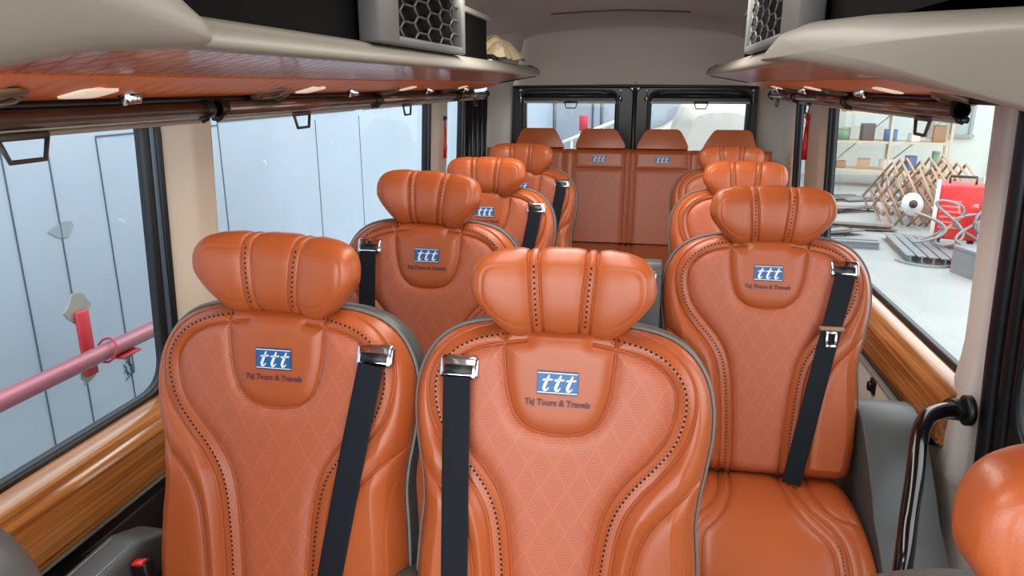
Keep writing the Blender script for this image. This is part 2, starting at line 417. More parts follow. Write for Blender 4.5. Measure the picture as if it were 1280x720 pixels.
def make_headrest():
    W = .163; NS, NP = 300, 150
    us = np.concatenate([np.linspace(0, .9, NS//2), .9+.1*np.sin(np.linspace(0, np.pi/2, 26))[1:]])
    us = np.concatenate([-us[:0:-1], us])
    a = np.abs(us)
    top = np.interp(a, [0, .25, .5, .7, .82, .9, .96, .985, 1], [.073, .073, .072, .068, .062, .054, .040, .029, .012])
    bot = np.interp(a, [0, .3, .45, .55, .68, .8, .9, .96, .99, 1], [-.068, -.071, -.075, -.072, -.057, -.038, -.019, -.005, .004, .012])
    k = np.ones(9)/9
    sm = lambda q: np.concatenate([q[:4], np.convolve(q, k, 'valid'), q[-4:]])
    top = sm(sm(top)); bot = sm(sm(bot))
    top[0] = top[-1] = bot[0] = bot[-1] = .012
    thick = .046*np.sqrt(np.clip(1-a**5.0, 0, 1)); endf = np.clip((1-a)/.04, 0, 1)
    ph = np.linspace(-np.pi, np.pi, NP, endpoint=False)
    C, S = np.cos(ph), np.sin(ph)
    ex = 2/2.7
    c = np.sign(C)*np.abs(C)**ex; s_ = np.sign(S)*np.abs(S)**ex
    mid = (top+bot)/2; hh = np.maximum((top-bot)/2, 0)
    x = us[:, None]*W+0*c[None, :]
    z = mid[:, None]+hh[:, None]*s_[None, :]
    front = np.maximum(c, 0)
    yy = -thick[:, None]*c[None, :]
    yy = yy-.030*(a**2)[:, None]                                   # the wings reach forward
    # strip seams, drawn a little wider apart at the top
    xx = np.abs(x); cen = .046+.075*z
    d1 = np.abs(xx-(cen-.0095)); d2 = np.abs(xx-(cen+.0095)); d = np.minimum(d1, d2)
    dl = np.abs((xx/W)**3+ (np.abs(z-mid[:, None])/.06)**3 - .62)*.035
    dl = np.where(xx > cen+.014, dl, 9)
    puff = endf[:, None]*.0036*(1-np.exp(-(d/.011)**1.5))-.0042*np.exp(-(d/.0018)**2)
    nz = s_[None, :]
    yy = yy-puff*np.sign(c)[None, :]*np.abs(c)[None, :]-(-.0012*np.exp(-(dl/.0016)**2))*front[None, :]
    z = z+puff*nz
    co = np.stack([x, yy, z], -1).reshape(-1, 3).tolist()
    n = len(us); i = np.arange(n-1)[:, None]*NP; j = np.arange(NP)[None, :]
    F = np.stack([i+j, i+(j+1) % NP, i+NP+(j+1) % NP, i+NP+j], -1).reshape(-1, 4).tolist()
    mats = [0]*len(F)
    # holes
    grid_x = us*W
    for sg in (-1, 1):
        for off, ph0, rad in ((0, 0, .0022), (.0042, .0045, .0007), (-.0042, .0045, .0007)):
            for t in np.arange(-.050+ph0, .054, .009):
                cx = sg*(.046+.075*t+off)
                an = np.arange(8)*np.pi/4
                px = cx+rad*np.cos(an); pz = t+rad*np.sin(an)
                ix = np.argmin(np.abs(grid_x-cx)); col = [q for q in range(NP) if c[q] > .02]
                zc = z[ix, col]; yc = yy[ix, col]; o = np.argsort(zc)
                py = np.interp(pz, zc[o], yc[o])-.0007
                kk = len(co); co += [(a_, b_, c_) for a_, b_, c_ in zip(px, py, pz)]
                F.append(list(range(kk, kk+8))); mats.append(1)
    me = bpy.data.meshes.new('headrest'); me.from_pydata(co, [], F)
    me.materials.append(LEATHER); me.materials.append(HOLE)
    me.polygons.foreach_set('material_index', mats); me.polygons.foreach_set('use_smooth', [True]*len(F)); me.update()
    return me
def make_cushion():
    prof = catmull([(.035, -.012), (.0, .0), (-.06, .006), (-.13, .006), (-.20, -.006), (-.28, -.038), (-.35, -.09), (-.395, -.15), (-.41, -.22), (-.41, -.28)], 12)
    seg = np.linalg.norm(np.diff(prof, axis=0), axis=1); L = np.concatenate([[0], np.cumsum(seg)])
    nt, nu = 300, 260
    t = np.linspace(0, L[-1], nt); Y = np.interp(t, L, prof[:, 0]); Z = np.interp(t, L, prof[:, 1])
    Ty = np.gradient(Y, t); Tz = np.gradient(Z, t)
    t = t-.035                                                    # t = 0 at the foot of the backrest
    hw = .235+.015*np.clip(t/.35, 0, 1)
    s = np.linspace(-1, 1, nu+1); s = np.sign(s)*(1-(1-np.abs(s))**1.3)
    U = hw[:, None]*s[None, :]; T = np.repeat(t[:, None], nu+1, 1)
    P1 = catmull([(.062, -.04), (.066, .06), (.074, .13), (.094, .19), (.118, .225), (.142, .26), (.15, .32), (.152, .6)], 10)
    P2 = catmull([(.090, -.04), (.094, .05), (.102, .11), (.120, .16), (.150, .20), (.172, .25), (.178, .32), (.180, .6)], 10)
    P3 = catmull([(.128, -.04), (.132, .06), (.146, .13), (.17, .17), (.21, .185), (.27, .19)], 10)
    P4 = np.array([(.19, -.04), (.197, .18)])
    A = np.abs(U)
    d = np.minimum(np.minimum(dist_to(P1, A, T), dist_to(P2, A, T)), dist_to(P3, A, T)); d4 = dist_to(P4, A, T)
    e = hw[:, None]-A; r = .045; q = np.clip(e/r, 0, 1)
    h = -.045*(1-np.sqrt(np.clip(1-(1-q)**2, 0, 1)))
    h = h+.007*(1-np.exp(-(d/.012)**1.4))*q-.0032*np.exp(-(d/.002)**2)-.001*np.exp(-(d4/.0015)**2)
    ny = Tz; nz = -Ty
    Yg = Y[:, None]+ny[:, None]*h; Zg = Z[:, None]+nz[:, None]*h
    co = np.stack([U, Yg, Zg], -1).reshape(-1, 3).tolist()
    i = np.arange(nt-1)[:, None]*(nu+1)+np.arange(nu)[None, :]
    F = np.stack([i, i+1, i+nu+2, i+nu+1], -1).reshape(-1, 4).tolist()
    n0 = len(F); mats = [0]*n0
    C = (P1[:, :]+P2[:, :])/2; cs = np.linalg.norm(np.diff(C, axis=0), axis=1); CL = np.concatenate([[0], np.cumsum(cs)])
    for tt in np.arange(.045, CL[-1]-.02, .0092):
        cu, ct = np.interp(tt, CL, C[:, 0]), np.interp(tt, CL, C[:, 1])
        if ct > t[-1]-.01: break
        for sg in (-1, 1):
            an = np.arange(8)*np.pi/4; pu = cu+.002*np.cos(an); pt = ct+.002*np.sin(an)
            y_ = np.interp(pt, t, Y); z_ = np.interp(pt, t, Z); a_ = np.interp(pt, t, ny); b_ = np.interp(pt, t, nz)
            lift = .0052
            k = len(co); co += [(sg*u_, y+aa*lift, z+bb*lift) for u_, y, z, aa, bb in zip(pu, y_, z_, a_, b_)]
            F.append(list(range(k, k+8))); mats.append(1)
    # sides and underside
    k = len(co)
    me = bpy.data.meshes.new('seat_cushion'); me.from_pydata(co, [], F)
    me.materials.append(LEATHER); me.materials.append(HOLE)
    me.polygons.foreach_set('material_index', mats); me.polygons.foreach_set('use_smooth', [True]*len(F)); me.update()
    return me
BACK_ME = make_backrest(); HEAD_ME = make_headrest(); CUSH_ME = make_cushion()
PARTS = {}
def shared(key, fn):
    if key not in PARTS: PARTS[key] = fn()
    return PARTS[key]
def part(name, key, fn, parent, loc=(0, 0, 0), rot=(0, 0, 0), label=None):
    """a part whose mesh is made once and shared by every seat"""
    if key not in PARTS:
        o = fn().build(name, parent); PARTS[key] = o.data
    else: o = new_obj(name, PARTS[key], parent)
    o.location = loc; o.rotation_euler = rot
    if label: o['label'] = label
    return o
def bezel_mb():
    mb = MB(); mb.box((0, 0, 0), (.070, .022, .042), CHROME, .008, 3)
    mb.box((0, -.0105, -.004), (.050, .004, .017), BLACKP, .001, 1); return mb
def base_mb():
    mb = MB()
    mb.prism([(.02, -.02), (-.18, -.025), (-.29, -.06), (-.365, -.13), (-.39, -.29), (.03, -.29)], 'x', -.228, .228, GREYL, .012, 2)
    return mb
def pedestal_mb():
    mb = MB()
    for x in (-.16, .16):
        mb.box((x, -.17, .12), (.05, .34, .20), BLACKP, .008, 2); mb.box((x, -.17, .012), (.08, .40, .024), BLACKP, .004, 1)
    mb.box((0, -.17, .225), (.40, .36, .03), BLACKP, .006, 1); return mb
def post_mb():
    mb = MB(); mb.tube([(0, .0, -.05), (0, 0, .06)], .006, CHROME, 12); mb.tube([(0, 0, -.012), (0, 0, -.004)], .011, BLACKP, 12); return mb
def arm_down_mb():
    mb = MB()
    mb.prism([(.06, .045), (-.02, .075), (-.34, .062), (-.385, .045), (-.395, .02), (-.38, .0), (-.05, -.02), (.06, -.03)], 'x', -.029, .029, GREYL, .014, 4)
    for sx in (-.017, .017): mb.tube([(sx, -.03, .0745), (sx, -.2, .0695), (sx, -.33, .0625)], .0009, STITCH, 5)
    return mb
def arm_up_mb():
    mb = MB(); mb.prism(round_poly([(-.03, .0), (.05, .0), (.055, .33), (.02, .355), (-.035, .34)], .02), 'x', -.031, .031, GREYL, .014, 3); return mb
def arm_button_mb():
    mb = MB(); mb.box((0, 0, 0), (.038, .010, .040), CHROME, .006, 2); mb.box((0, -.005, .004), (.022, .004, .012), BLACKP, .001, 1); return mb
def side_panel_mb():
    """the tall padded side panel between seat and wall, rising towards the backrest"""
    mb = MB()
    pf = catmull([(.12, .15), (.10, .19), (.03, .208), (-.04, .195), (-.11, .150), (-.18, .085), (-.23, .03), (-.29, -.01), (-.345, -.06), (-.37, -.13), (-.372, -.30)], 6)
    poly = [tuple(p) for p in pf]+[(.12, -.30)]
    mb.prism(poly, 'x', -.056, .088, GREYL, .024, 4)
    mb.tube([(-.040, p[0]*.975, p[1]-.003) for p in pf[6:-4]], .0011, STITCH, 5)
    mb.tube([(-.034, p[0]*.98, p[1]-.001) for p in pf[6:-4]], .0011, STITCH, 5)
    return mb
def strap_mb(path):
    """webbing from the guide down to the cushion, lying just off the leather"""
    mb = MB(); rows = []
    P = catmull(path, 8)
    for (u, v) in P:
        y = min(surf(u-.018, v), surf(u, v), surf(u+.018, v)) if v > .01 else surf(u, .06)
        y -= .004
        d = (P[-1]-P[0]); d /= np.linalg.norm(d); nx, nz = -d[1], d[0]
        rows.append([(u+nx*q*.0235, y-(.0011 if abs(q) < .99 else 0), v+nz*q*.0235) for q in (-1, -.85, -.8, 0, .8, .85, 1)])
    # smooth depth along the strap so it hangs taut
    ys = np.array([r[3][1] for r in rows]); k = 7; pad = np.pad(ys, k, 'edge')
    ym = np.array([min(pad[i:i+2*k+1]) for i in range(len(ys))])
    ym = np.convolve(np.pad(ym, 4, 'edge'), np.ones(9)/9, 'valid')
    rows = [[(p[0], p[1]-ys[i]+ym[i], p[2]) for p in r] for i, r in enumerate(rows)]
    back = [[(p[0], p[1]+.0016, p[2]) for p in r] for r in rows]
    mb.strip(rows, WEB); mb.strip(back, WEB)
    return mb
def tongue_mb():
    mb = MB(); mb.box((0, 0, 0), (.060, .012, .012), mat('tongue_tan', (150, 116, 92), .45), .004, 2)
    for sx in (-1, 1): mb.box((sx*.0105, -.002, -.026), (.006, .004, .036), CHROME, .001, 1)
    mb.box((0, -.002, -.010), (.026, .004, .008), CHROME, .001, 1); mb.box((0, -.002, -.043), (.026, .004, .008), CHROME, .001, 1); return mb
def buckle_mb():
    mb = MB(); mb.box((0, 0, 0), (.032, .024, .06), BLACKP, .005, 2); mb.box((0, -.004, .028), (.024, .018, .008), RED, .002, 1)
    mb.tube([(0, 0, -.03), (.004, .01, -.09)], .008, BLACKP, 8); return mb
REC = math.radians(11); SZ = .52
def make_seat(x, y, label, belt=1, raise_=0, arms='down', rz=0, tongue=None, end=.115, hrz=0, bz=.553, buckle=False, hs=1, dz=0, hry=0, bu=.195):
    root = empty('captain_seat', (x, y, 0), math.radians(rz), label, 'seat', 'orange leather captain seats')
    zz = SZ+dz
    bk = new_obj('backrest', BACK_ME, root); bk.location = (0, 0, zz); bk.rotation_euler = (-REC, 0, 0)
    part('back_shell', 'shell', make_shell, bk, label='grey leather back shell with piping')
    part('badge', 'badge', make_badge, bk, label='blue badge with three white letters')
    part('lettering', 'letters', make_lettering, bk)
    c, s = math.cos(REC), math.sin(REC)
    def on(u, v, d): return (u, v*s+d*c, zz+v*c-d*s)                # d along the backrest's own y
    hr = new_obj('headrest', HEAD_ME, root); hr.location = on(0, .70+raise_, -.035)
    hr.rotation_euler = (-math.radians(6), math.radians(hry), math.radians(hrz))
    hr.scale = (hs, 1, 1)
    for sx in (-.055, .055):
        part('headrest_post', 'post', post_mb, hr, (sx, .02, -.075), label='chrome post')
    sb = part('belt_guide', 'bezel', bezel_mb, bk, (belt*bu, surf(bu, bz-.01)-.002, bz), (math.radians(-14), 0, 0), label='chrome belt guide')
    key = f'strap{belt}{end}{bz}{bu}'
    part('seat_belt', key, lambda: strap_mb([(belt*bu, bz-.012), (belt*(bu*.6+end*.4), bz*.6), (belt*end, .0)]), bk, label='black webbing')
    if tongue is not None:
        f = (bz-tongue)/bz; u = belt*(bu+(end-bu)*f)
        part('belt_tongue', 'tongue', tongue_mb, bk, (u, surf(u, tongue)-.034, tongue), label='chrome tongue on tan slider')
    cu = new_obj('seat_cushion', CUSH_ME, root); cu.location = (0, -.03, zz)
    part('seat_base', 'base', base_mb, root, (0, -.03, zz), label='grey leather base')
    part('pedestal', 'pedestal', pedestal_mb, root)
    if arms == 'down':
        for sx in (-.325 if buckle else -.290, .262):
            part('armrest', 'armd', arm_down_mb, root, (sx, 0, zz+.084), label='grey armrest')
        if buckle:
            for q in [o for o in root.children if o.name.startswith('armrest') and o.location.x < 0]: q.scale = (1.5, 1, 1)
            b_ = part('armrest_button', 'armb2', arm_button_mb, root, (-.325, -.215, zz+.135), (math.radians(-80), 0, 0), 'chrome button')
    elif arms == 'up':
        part('side_panel', 'sidep', side_panel_mb, root, (.300, 0, zz-.005), label='grey padded side panel')
        a = part('armrest', 'armu', arm_up_mb, root, (-.296, .02, zz+.205), (-REC, 0, 0), 'grey armrest folded upright')
        part('armrest_button', 'armb', arm_button_mb, a, (0, -.036, .30), label='chrome button')
    if buckle:
        part('buckle', 'buckle', buckle_mb, root, (-.258, -.065, zz+.115), (0, math.radians(-8), 0), 'red release button')
    return root
make_seat(-.656, 1.10, 'frontmost orange captain seat by the pale left window, belt on its aisle side', 1, -.010, end=.10, hrz=-3, buckle=True, dz=-.022, hry=1.5)
make_seat(-.131, 1.085, 'orange captain seat on the aisle, largest in view, its black belt hanging straight down', -1, -.014, end=.160, hrz=2, bz=.55, bu=.170, dz=-.022, hs=.955, arms='none')
make_seat(-.588, 1.83, 'orange captain seat with headrest raised on bare chrome posts, beside left window', -1, -.008, hs=.92, tongue=.36, hrz=-4, end=.155, bu=.165, dz=.008, hry=3)
make_seat(-.597, 2.60, 'orange captain seat behind the raised-headrest seat, only its badge and right shoulder showing', 1, -.033, hs=.94, hrz=-3)
make_seat(-.585, 3.31, 'orange captain seat last on the left, just before the rear bench', 1, -.035, hs=.92, hrz=-3)
make_seat(.315, 1.83, 'whole orange captain seat right of the aisle, cushion, grey side panel and belt in view', 1, -.018, 'up', hs=.945, tongue=.405, end=.085, hrz=2, bu=.180)
make_seat(.352, 2.70, 'orange captain seat on the right, directly behind the one showing its cushion', 1, -.04, 'none', hs=.92)
make_seat(.375, 3.42, 'orange captain seat on the right, third back, nearest the rear bench', 1, -.04, 'none', hs=.91)
make_seat(.405, .455, 'orange captain seat cropped by the bottom right corner, headrest edge beside black grab bar', 1, 0, 'none', dz=-.03)
make_seat(-.82, .36, 'captain seat of which only a grey rounded shell shows in bottom left corner', 1, -.02, 'none', dz=-.015)
# ------------------------------------------------------------------ rear bench
def make_bench():
    root = empty('rear_bench', (0, 4.30, 0), 0, 'full-width orange leather rear bench with four trapezoid headrests below the rear windows', 'bench seat')
    tilt = math.radians(15); z0 = .60; H = .565
    bk = bpy.data.objects.new('backrest', None)
    # backrest: a grid with vertical and horizontal seams
    x0, x1 = -.985, .705; nx, nz = 620, 260
    xs = np.linspace(x0, x1, nx); zs = np.linspace(0, H, nz)
    U, V = np.meshgrid(xs, zs)
    vs_ = [-.79, -.503, -.440, -.140, -.107, -.078, .240, .305, .60]
    d = np.min([np.abs(U-a) for a in vs_], axis=0)
    dh = np.where((np.abs(U+.29) < .15) | (np.abs(U-.081) < .159), np.abs(V-.44), 9)
    dd = np.minimum(d, dh)
    e = np.minimum(np.minimum(U-x0, x1-U), H-V); q = np.clip(e/.04, 0, 1)
    h = .05*np.sqrt(1-(1-q)**2)+.006*(1-np.exp(-(dd/.012)**1.4))-.003*np.exp(-(dd/.0022)**2)
    co = np.stack([U, -h, V], -1).reshape(-1, 3)
    i = np.arange(nz-1)[:, None]*nx+np.arange(nx-1)[None, :]
    F = np.stack([i, i+1, i+nx+1, i+nx], -1).reshape(-1, 4)
    Vc = V.reshape(-1)[F[:, 0]]; Uc = U.reshape(-1)[F[:, 0]]
    pm = ((Vc < .44) & (((Uc > -.44) & (Uc < -.14)) | ((Uc > -.078) & (Uc < .24)) | (Uc < -.503) | (Uc > .305))).astype(int)
    me = bpy.data.meshes.new('backrest'); me.from_pydata(co.tolist(), [], F.tolist())
    me.materials.append(LEATHER); me.materials.append(PERF)
    me.polygons.foreach_set('material_index', pm.tolist()); me.polygons.foreach_set('use_smooth', [True]*len(F)); me.update()
    b = new_obj('backrest', me, root); b.location = (0, 0, z0); b.rotation_euler = (-tilt, 0, 0)
    sh = MB(); sh.box(((x0+x1)/2, .05, H/2), (x1-x0+.01, .09, H+.006), GREYL, .02, 3); s_ = sh.build('back_shell', b)
    for k, (a0, a1, t0, t1) in enumerate(((-.801, -.508, -.760, -.560), (-.435, -.137, -.395, -.191), (-.071, .228, -.02, .177), (.311, .608, .367, .576))):
        mb = MB(); h_ = bmesh.new()
        lo, hi = H-.004, H+.112
        pts = [(a0, lo), (a1, lo), (a1-.004, lo+.025), (t1+.008, hi-.018), (t1-.012, hi), (t0+.012, hi), (t0-.008, hi-.018), (a0+.004, lo+.025)]
        mb.prism(round_poly(pts, .02, 4), 'y', -.058, .05, LEATHER, .014, 4)
        mb.build('headrest', b)
    for cx in (-.290, .082):
        mb = MB(); ttt_badge(mb, lambda x, z, l, cx=cx: (cx+x, -.0565-l, .497+z), .084, .044); mb.build('badge', b)['label'] = 'blue badge with three white letters'
    bpy.data.objects.remove(bk)
    # cushion
    prof = catmull([(.03, .0), (-.10, .006), (-.30, .012), (-.44, .0), (-.50, -.05), (-.515, -.12), (-.515, -.24)], 12)
    nx = 420; xs = np.linspace(x0, x1, nx)
    seg = np.linalg.norm(np.diff(prof, axis=0), axis=1); L = np.concatenate([[0], np.cumsum(seg)]); t = np.linspace(0, L[-1], 120)
    Y = np.interp(t, L, prof[:, 0]); Z = np.interp(t, L, prof[:, 1])
    d = np.min([np.abs(xs-a) for a in (-.503, -.440, -.140, -.107, -.078, .240, .305, .6)], axis=0)
    g = .006*(1-np.exp(-(d/.012)**1.4))-.003*np.exp(-(d/.003)**2)
    co = [(x, y-.0, z+gg) for y, z in zip(Y, Z) for x, gg in zip(xs, g)]
    i = np.arange(119)[:, None]*nx+np.arange(nx-1)[None, :]
    F = np.stack([i, i+1, i+nx+1, i+nx], -1).reshape(-1, 4).tolist()
    me = bpy.data.meshes.new('seat_cushion'); me.from_pydata(co, [], F); me.materials.append(LEATHER)
    me.polygons.foreach_set('use_smooth', [True]*len(F)); me.update()
    c = new_obj('seat_cushion', me, root); c.location = (0, -.045, z0)
    mb = MB(); mb.box(((x0+x1)/2, -.26, .29), (x1-x0-.02, .50, .58), GREYL, .02, 2); mb.build('seat_base', root)
make_bench()

# ------------------------------------------------------------------ the body of the bus
CXB = -.16
def SX(side, a): return CXB+side*a
def struct(o): o['kind'] = 'structure'; return o
FLOORM = mat('floor_vinyl', (120, 110, 100), .5, bump=.1, bscale=60, var=.2)
mb = MB(); mb.box((CXB, 2.3, -.03), (2.1, 5.6, .06), FLOORM); struct(mb.build('floor'))
def wall_a(z, side):                                               # distance of the body side from the centre line
    return 1.0-(z-.8)*.045
def seal_ring(mb, pts, side):
    """pts = rounded window outline in (y, z)"""
    P = [(SX(side, wall_a(z, side)-.012), y, z) for y, z in pts]
    mb.tube(P, .015, RUBBER, 8, closed=True)
    n = len(pts); cy = sum(p[0] for p in pts)/n; cz = sum(p[1] for p in pts)/n
    def off(d, a_):
        out = []
        for i in range(n):
            p = Vector(pts[i]); t = (Vector(pts[(i+1) % n])-Vector(pts[i-1])).normalized()
            nn = Vector((t.y, -t.x))
            if (Vector((cy, cz))-p).dot(nn) > 0: nn = -nn
            q = p+nn*d; out.append((SX(side, wall_a(q.y, side)+a_), q.x, q.y))
        return out
    mb.strip([off(-.012, .0), off(-.012, -.008), off(0, -.012)], RUBBER, closed=True)
    mb.tube(off(.014, -.022), .0085, SEALB, 8, closed=True)
    mb.tube(off(.029, -.026), .011, RUBBER, 8, closed=True)
WN = 0
def side_window(side, y0, y1, z0=.80, z1=1.50, r=.09, slim=False):
    global WN; WN += 1
    pts = round_poly([(y0, z0), (y1, z0), (y1, z1), (y0, z1)], r, 8)
    root = empty(f'window_{WN}'); root['kind'] = 'structure'
    mb = MB(); seal_ring(mb, pts, side); mb.build('frame', root)
    g = MB(); n = len(pts)
    g.add([(SX(side, wall_a(z, side)), y, z) for y, z in pts], [tuple(range(n))], GLASS, False); g.build('glass', root)
    return root
# body side sheet with window openings: pieces between openings
def side_wall(side, name, openings):
    mb = MB()
    ys = [-.7]+[v for o in openings for v in o]+[4.62]
    for i in range(0, len(ys), 2):
        a, b = ys[i], ys[i+1]
        if b-a < .005: continue
        mb.strip([[(SX(side, wall_a(z, side)+.002), y, z) for y in (a, b)] for z in (.6, .8, 1.2, 1.52)], PILLAR)
    # the corners left by the rounded openings
    for a, b in openings:
        for yy, sy in ((a, 1), (b, -1)):
            for zz, sz in ((.80, 1), (1.50, -1)):
                R = .10; arc = [(yy+sy*R*(1-math.sin(t)), zz+sz*R*(1-math.cos(t))) for t in np.linspace(0, math.pi/2, 9)]
                pp = [(yy, zz)]+arc
                mb.add([(SX(side, wall_a(z, side)+.001), y, z) for y, z in pp], [tuple(range(len(pp)))], RUBBER, False)
    mb.strip([[(SX(side, a_), y, z) for y in (-.7, 4.62)] for a_, z in ((1.0, .802), (1.0, .0))], CREAM)
    mb.strip([[(SX(side, a_), y, z) for y in (-.7, 4.62)] for a_, z in ((.968, 1.495), (.95, 1.60), (.90, 1.74), (.80, 1.85))], HEAD)
    return struct(mb.build(name))
LO = [(-.55, 1.47), (1.70, 3.60), (3.93, 4.30)]
RO = [(-.55, 1.58), (1.80, 3.46), (3.95, 4.22)]
side_wall(-1, 'wall_left', LO); side_wall(1, 'wall_right', RO)
for a, b in LO: side_window(-1, a, b)
for a, b in RO: side_window(1, a, b)
# padded pillar trims
def pillar(side, prof, z0, z1, m, name, flare=0):
    """prof = list of (a, y), a measured inwards from the body side"""
    mb = MB(); rows = []
    P = round_poly(prof, .016, 5)
    for z in np.linspace(z0, z1, 24):
        f = min(max((.92-z)/.26, 0), 1); f = flare*f*f*(3-2*f)
        rows.append([(SX(side, wall_a(z, side)-a-(f if a > .0 else 0)), y-(f*.25 if y > 1.85 else 0)*(a > 0), z) for a, y in P])
    mb.strip(rows, m); return struct(mb.build(name, auto=50))
TN = 0
def tname():
    global TN; TN += 1; return f'trim_{TN}'
pillar(-1, [(-.01, 1.495), (.03, 1.505), (.055, 1.555), (.065, 1.575), (.066, 1.66), (.03, 1.685), (-.01, 1.69)], .76, 1.52, PILLAR, tname())
pillar(-1, [(-.01, 3.63), (.03, 3.64), (.06, 3.70), (.06, 3.86), (.03, 3.90), (-.01, 3.90)], .76, 1.52, PILLAR, tname())
pillar(1, [(-.01, 3.92), (.03, 3.91), (.05, 3.86), (.05, 3.58), (.03, 3.50), (-.01, 3.49)], .76, 1.52, PILLAR, tname())
pillar(1, [(-.01, 1.925), (.022, 1.91), (.035, 1.87), (.05, 1.82), (.05, 1.762), (.02, 1.738), (-.01, 1.73)], .50, 1.52, PILLARG, tname(), .035)
# the door seal ahead of the right-hand pillar: three soft black ribs
mb = MB()
for k, (y, a, r) in enumerate(((1.712, .030, .024), (1.665, .02, .020), (1.62, .01, .022))):
    mb.tube([(SX(1, wall_a(z, 1)-a-.02*max(0, .75-z)), y-.10*max(0, .95-z)**1.4, z) for z in np.linspace(.25, 1.55, 24)], r, RUBBER, 12)
struct(mb.build(tname()))
# foot trim under the pillar, cream, with the curved joint
mb = MB()
rows = []
for z in np.linspace(.05, .60, 10):
    w = .02*(z-.05)/.55; q_ = .035
    rows.append([(SX(1, 1.0), 1.92+w*2, z), (SX(1, .955-q_), 1.88+w*2, z), (SX(1, .945-q_), 1.80, z), (SX(1, .945-q_), 1.70-w, z), (SX(1, .955-q_), 1.62-w, z), (SX(1, 1.0), 1.60, z)])
mb.strip(rows, CREAM); struct(mb.build(tname()))
# rear corner trims: black pleated strip then the grey-brown corner
def corner(side, y0, a1, y1):
    mb = MB()
    for k in (range(4) if side < 0 else range(0)):
        t = k/3; mb.tube([(SX(side, .955-.055*t-(z-.8)*.03), y0+(.15)*t, z) for z in (.6, 1.0, 1.48)], .026, RUBBER, 10)
    if side < 0: struct(mb.build(tname()))
    mb = MB()
    P = catmull([(.955, 4.27), (.945, 4.36), (.935, 4.55), (a1+.03, 4.79), (a1+.005, 4.88), (a1, y1)], 6) if side > 0 else catmull([(.885, y0+.17), (.875, y0+.22), (a1+.03, y1-.14), (a1+.005, y1-.05), (a1, y1)], 6)
    mb.strip([[(SX(side, a-(z-.8)*.03), y, z) for a, y in P] for z in np.linspace(.5, 1.52, 8)], HEAD if side < 0 else PILLAR)
    mb.strip([[(SX(side, a-.0216-.25*(z-1.52)), y, z) for a, y in P] for z in np.linspace(1.52, 1.86, 8)], HEAD)
    struct(mb.build(tname()))
corner(-1, 4.44, .775, 4.93); corner(1, 4.36, .845, 4.93)
# ceiling
def ceil_z(a): return 1.93-.045*abs(a/.5)**2-.25*max(0, abs(a)-.5)
mb = MB()
ay = np.linspace(-.86, .86, 41)
def roof_row(y, dz=0): return [(CXB+a, y, ceil_z(a*.82)+dz if abs(a) < .99 else 1.5) for a in ay]
mb.strip([roof_row(y) for y in (-.7, 0, 1, 2, 3, 4, 4.6)]+[roof_row(4.85, -.012), roof_row(4.95, -.05)], HEAD)
# seam dips in the headliner near the back
mb.tube([(CXB-.42, 4.30, ceil_z(.35)-.004), (CXB-.2, 4.36, ceil_z(.16)-.006), (CXB, 4.38, ceil_z(0)-.004), (CXB+.35, 4.36, ceil_z(.29)-.006)], .004, mat('seam_dark', (84, 76, 72), .8), 6)
struct(mb.build('ceiling'))
mb = MB()
mb.strip([[(CXB+a, 4.95-.012*(z < 1.52), min(z, ceil_z(a*.82)-.04)) for a in ay] for z in (1.50, 1.52, 1.6, 1.7, 1.8, 1.9, 2.0)], HEAD)
struct(mb.build('wall_rear'))
# wood ledges below the side windows
def ledge(side):
    prof = [(1.0, .795), (.975, .800), (.945, .796), (.922, .786), (.906, .770), (.900, .750), (.898, .70), (.900, .664), (.910, .652), (.935, .648), (1.0, .648)]
    ya, yb = (-.5, 4.5) if side < 0 else (1.80, 4.4)
    mb = MB(); P = catmull(prof, 4)
    mb.strip([[(SX(side, p[0]), y, p[1]) for p in P] for y in np.linspace(ya, yb, 30)], WOOD)
    n = len(P)
    for y in (ya, yb): mb.add([(SX(side, p[0]), y, p[1]) for p in P], [tuple(range(n))], WOOD, False)
    return struct(mb.build(tname()))
ledge(-1); ledge(1)
for side in (-1, 1):
    ya, yb = (-.5, 4.5) if side < 0 else (1.90, 4.4)
    mb = MB(); mb.box((SX(side, .955), (ya+yb)/2, .625), (.05, yb-ya, .045), BLACKP)
    mb.box((SX(side, .93), (ya+yb)/2, .640 if side < 0 else .606), (.03, yb-ya, .012), GREYP, .003, 1); struct(mb.build(tname()))
    mb = MB(); mb.box((SX(side, .965), (ya+yb)/2, .30), (.06, yb-ya, .60), CREAM if side > 0 else BLACKP, .01, 2); struct(mb.build(tname()))

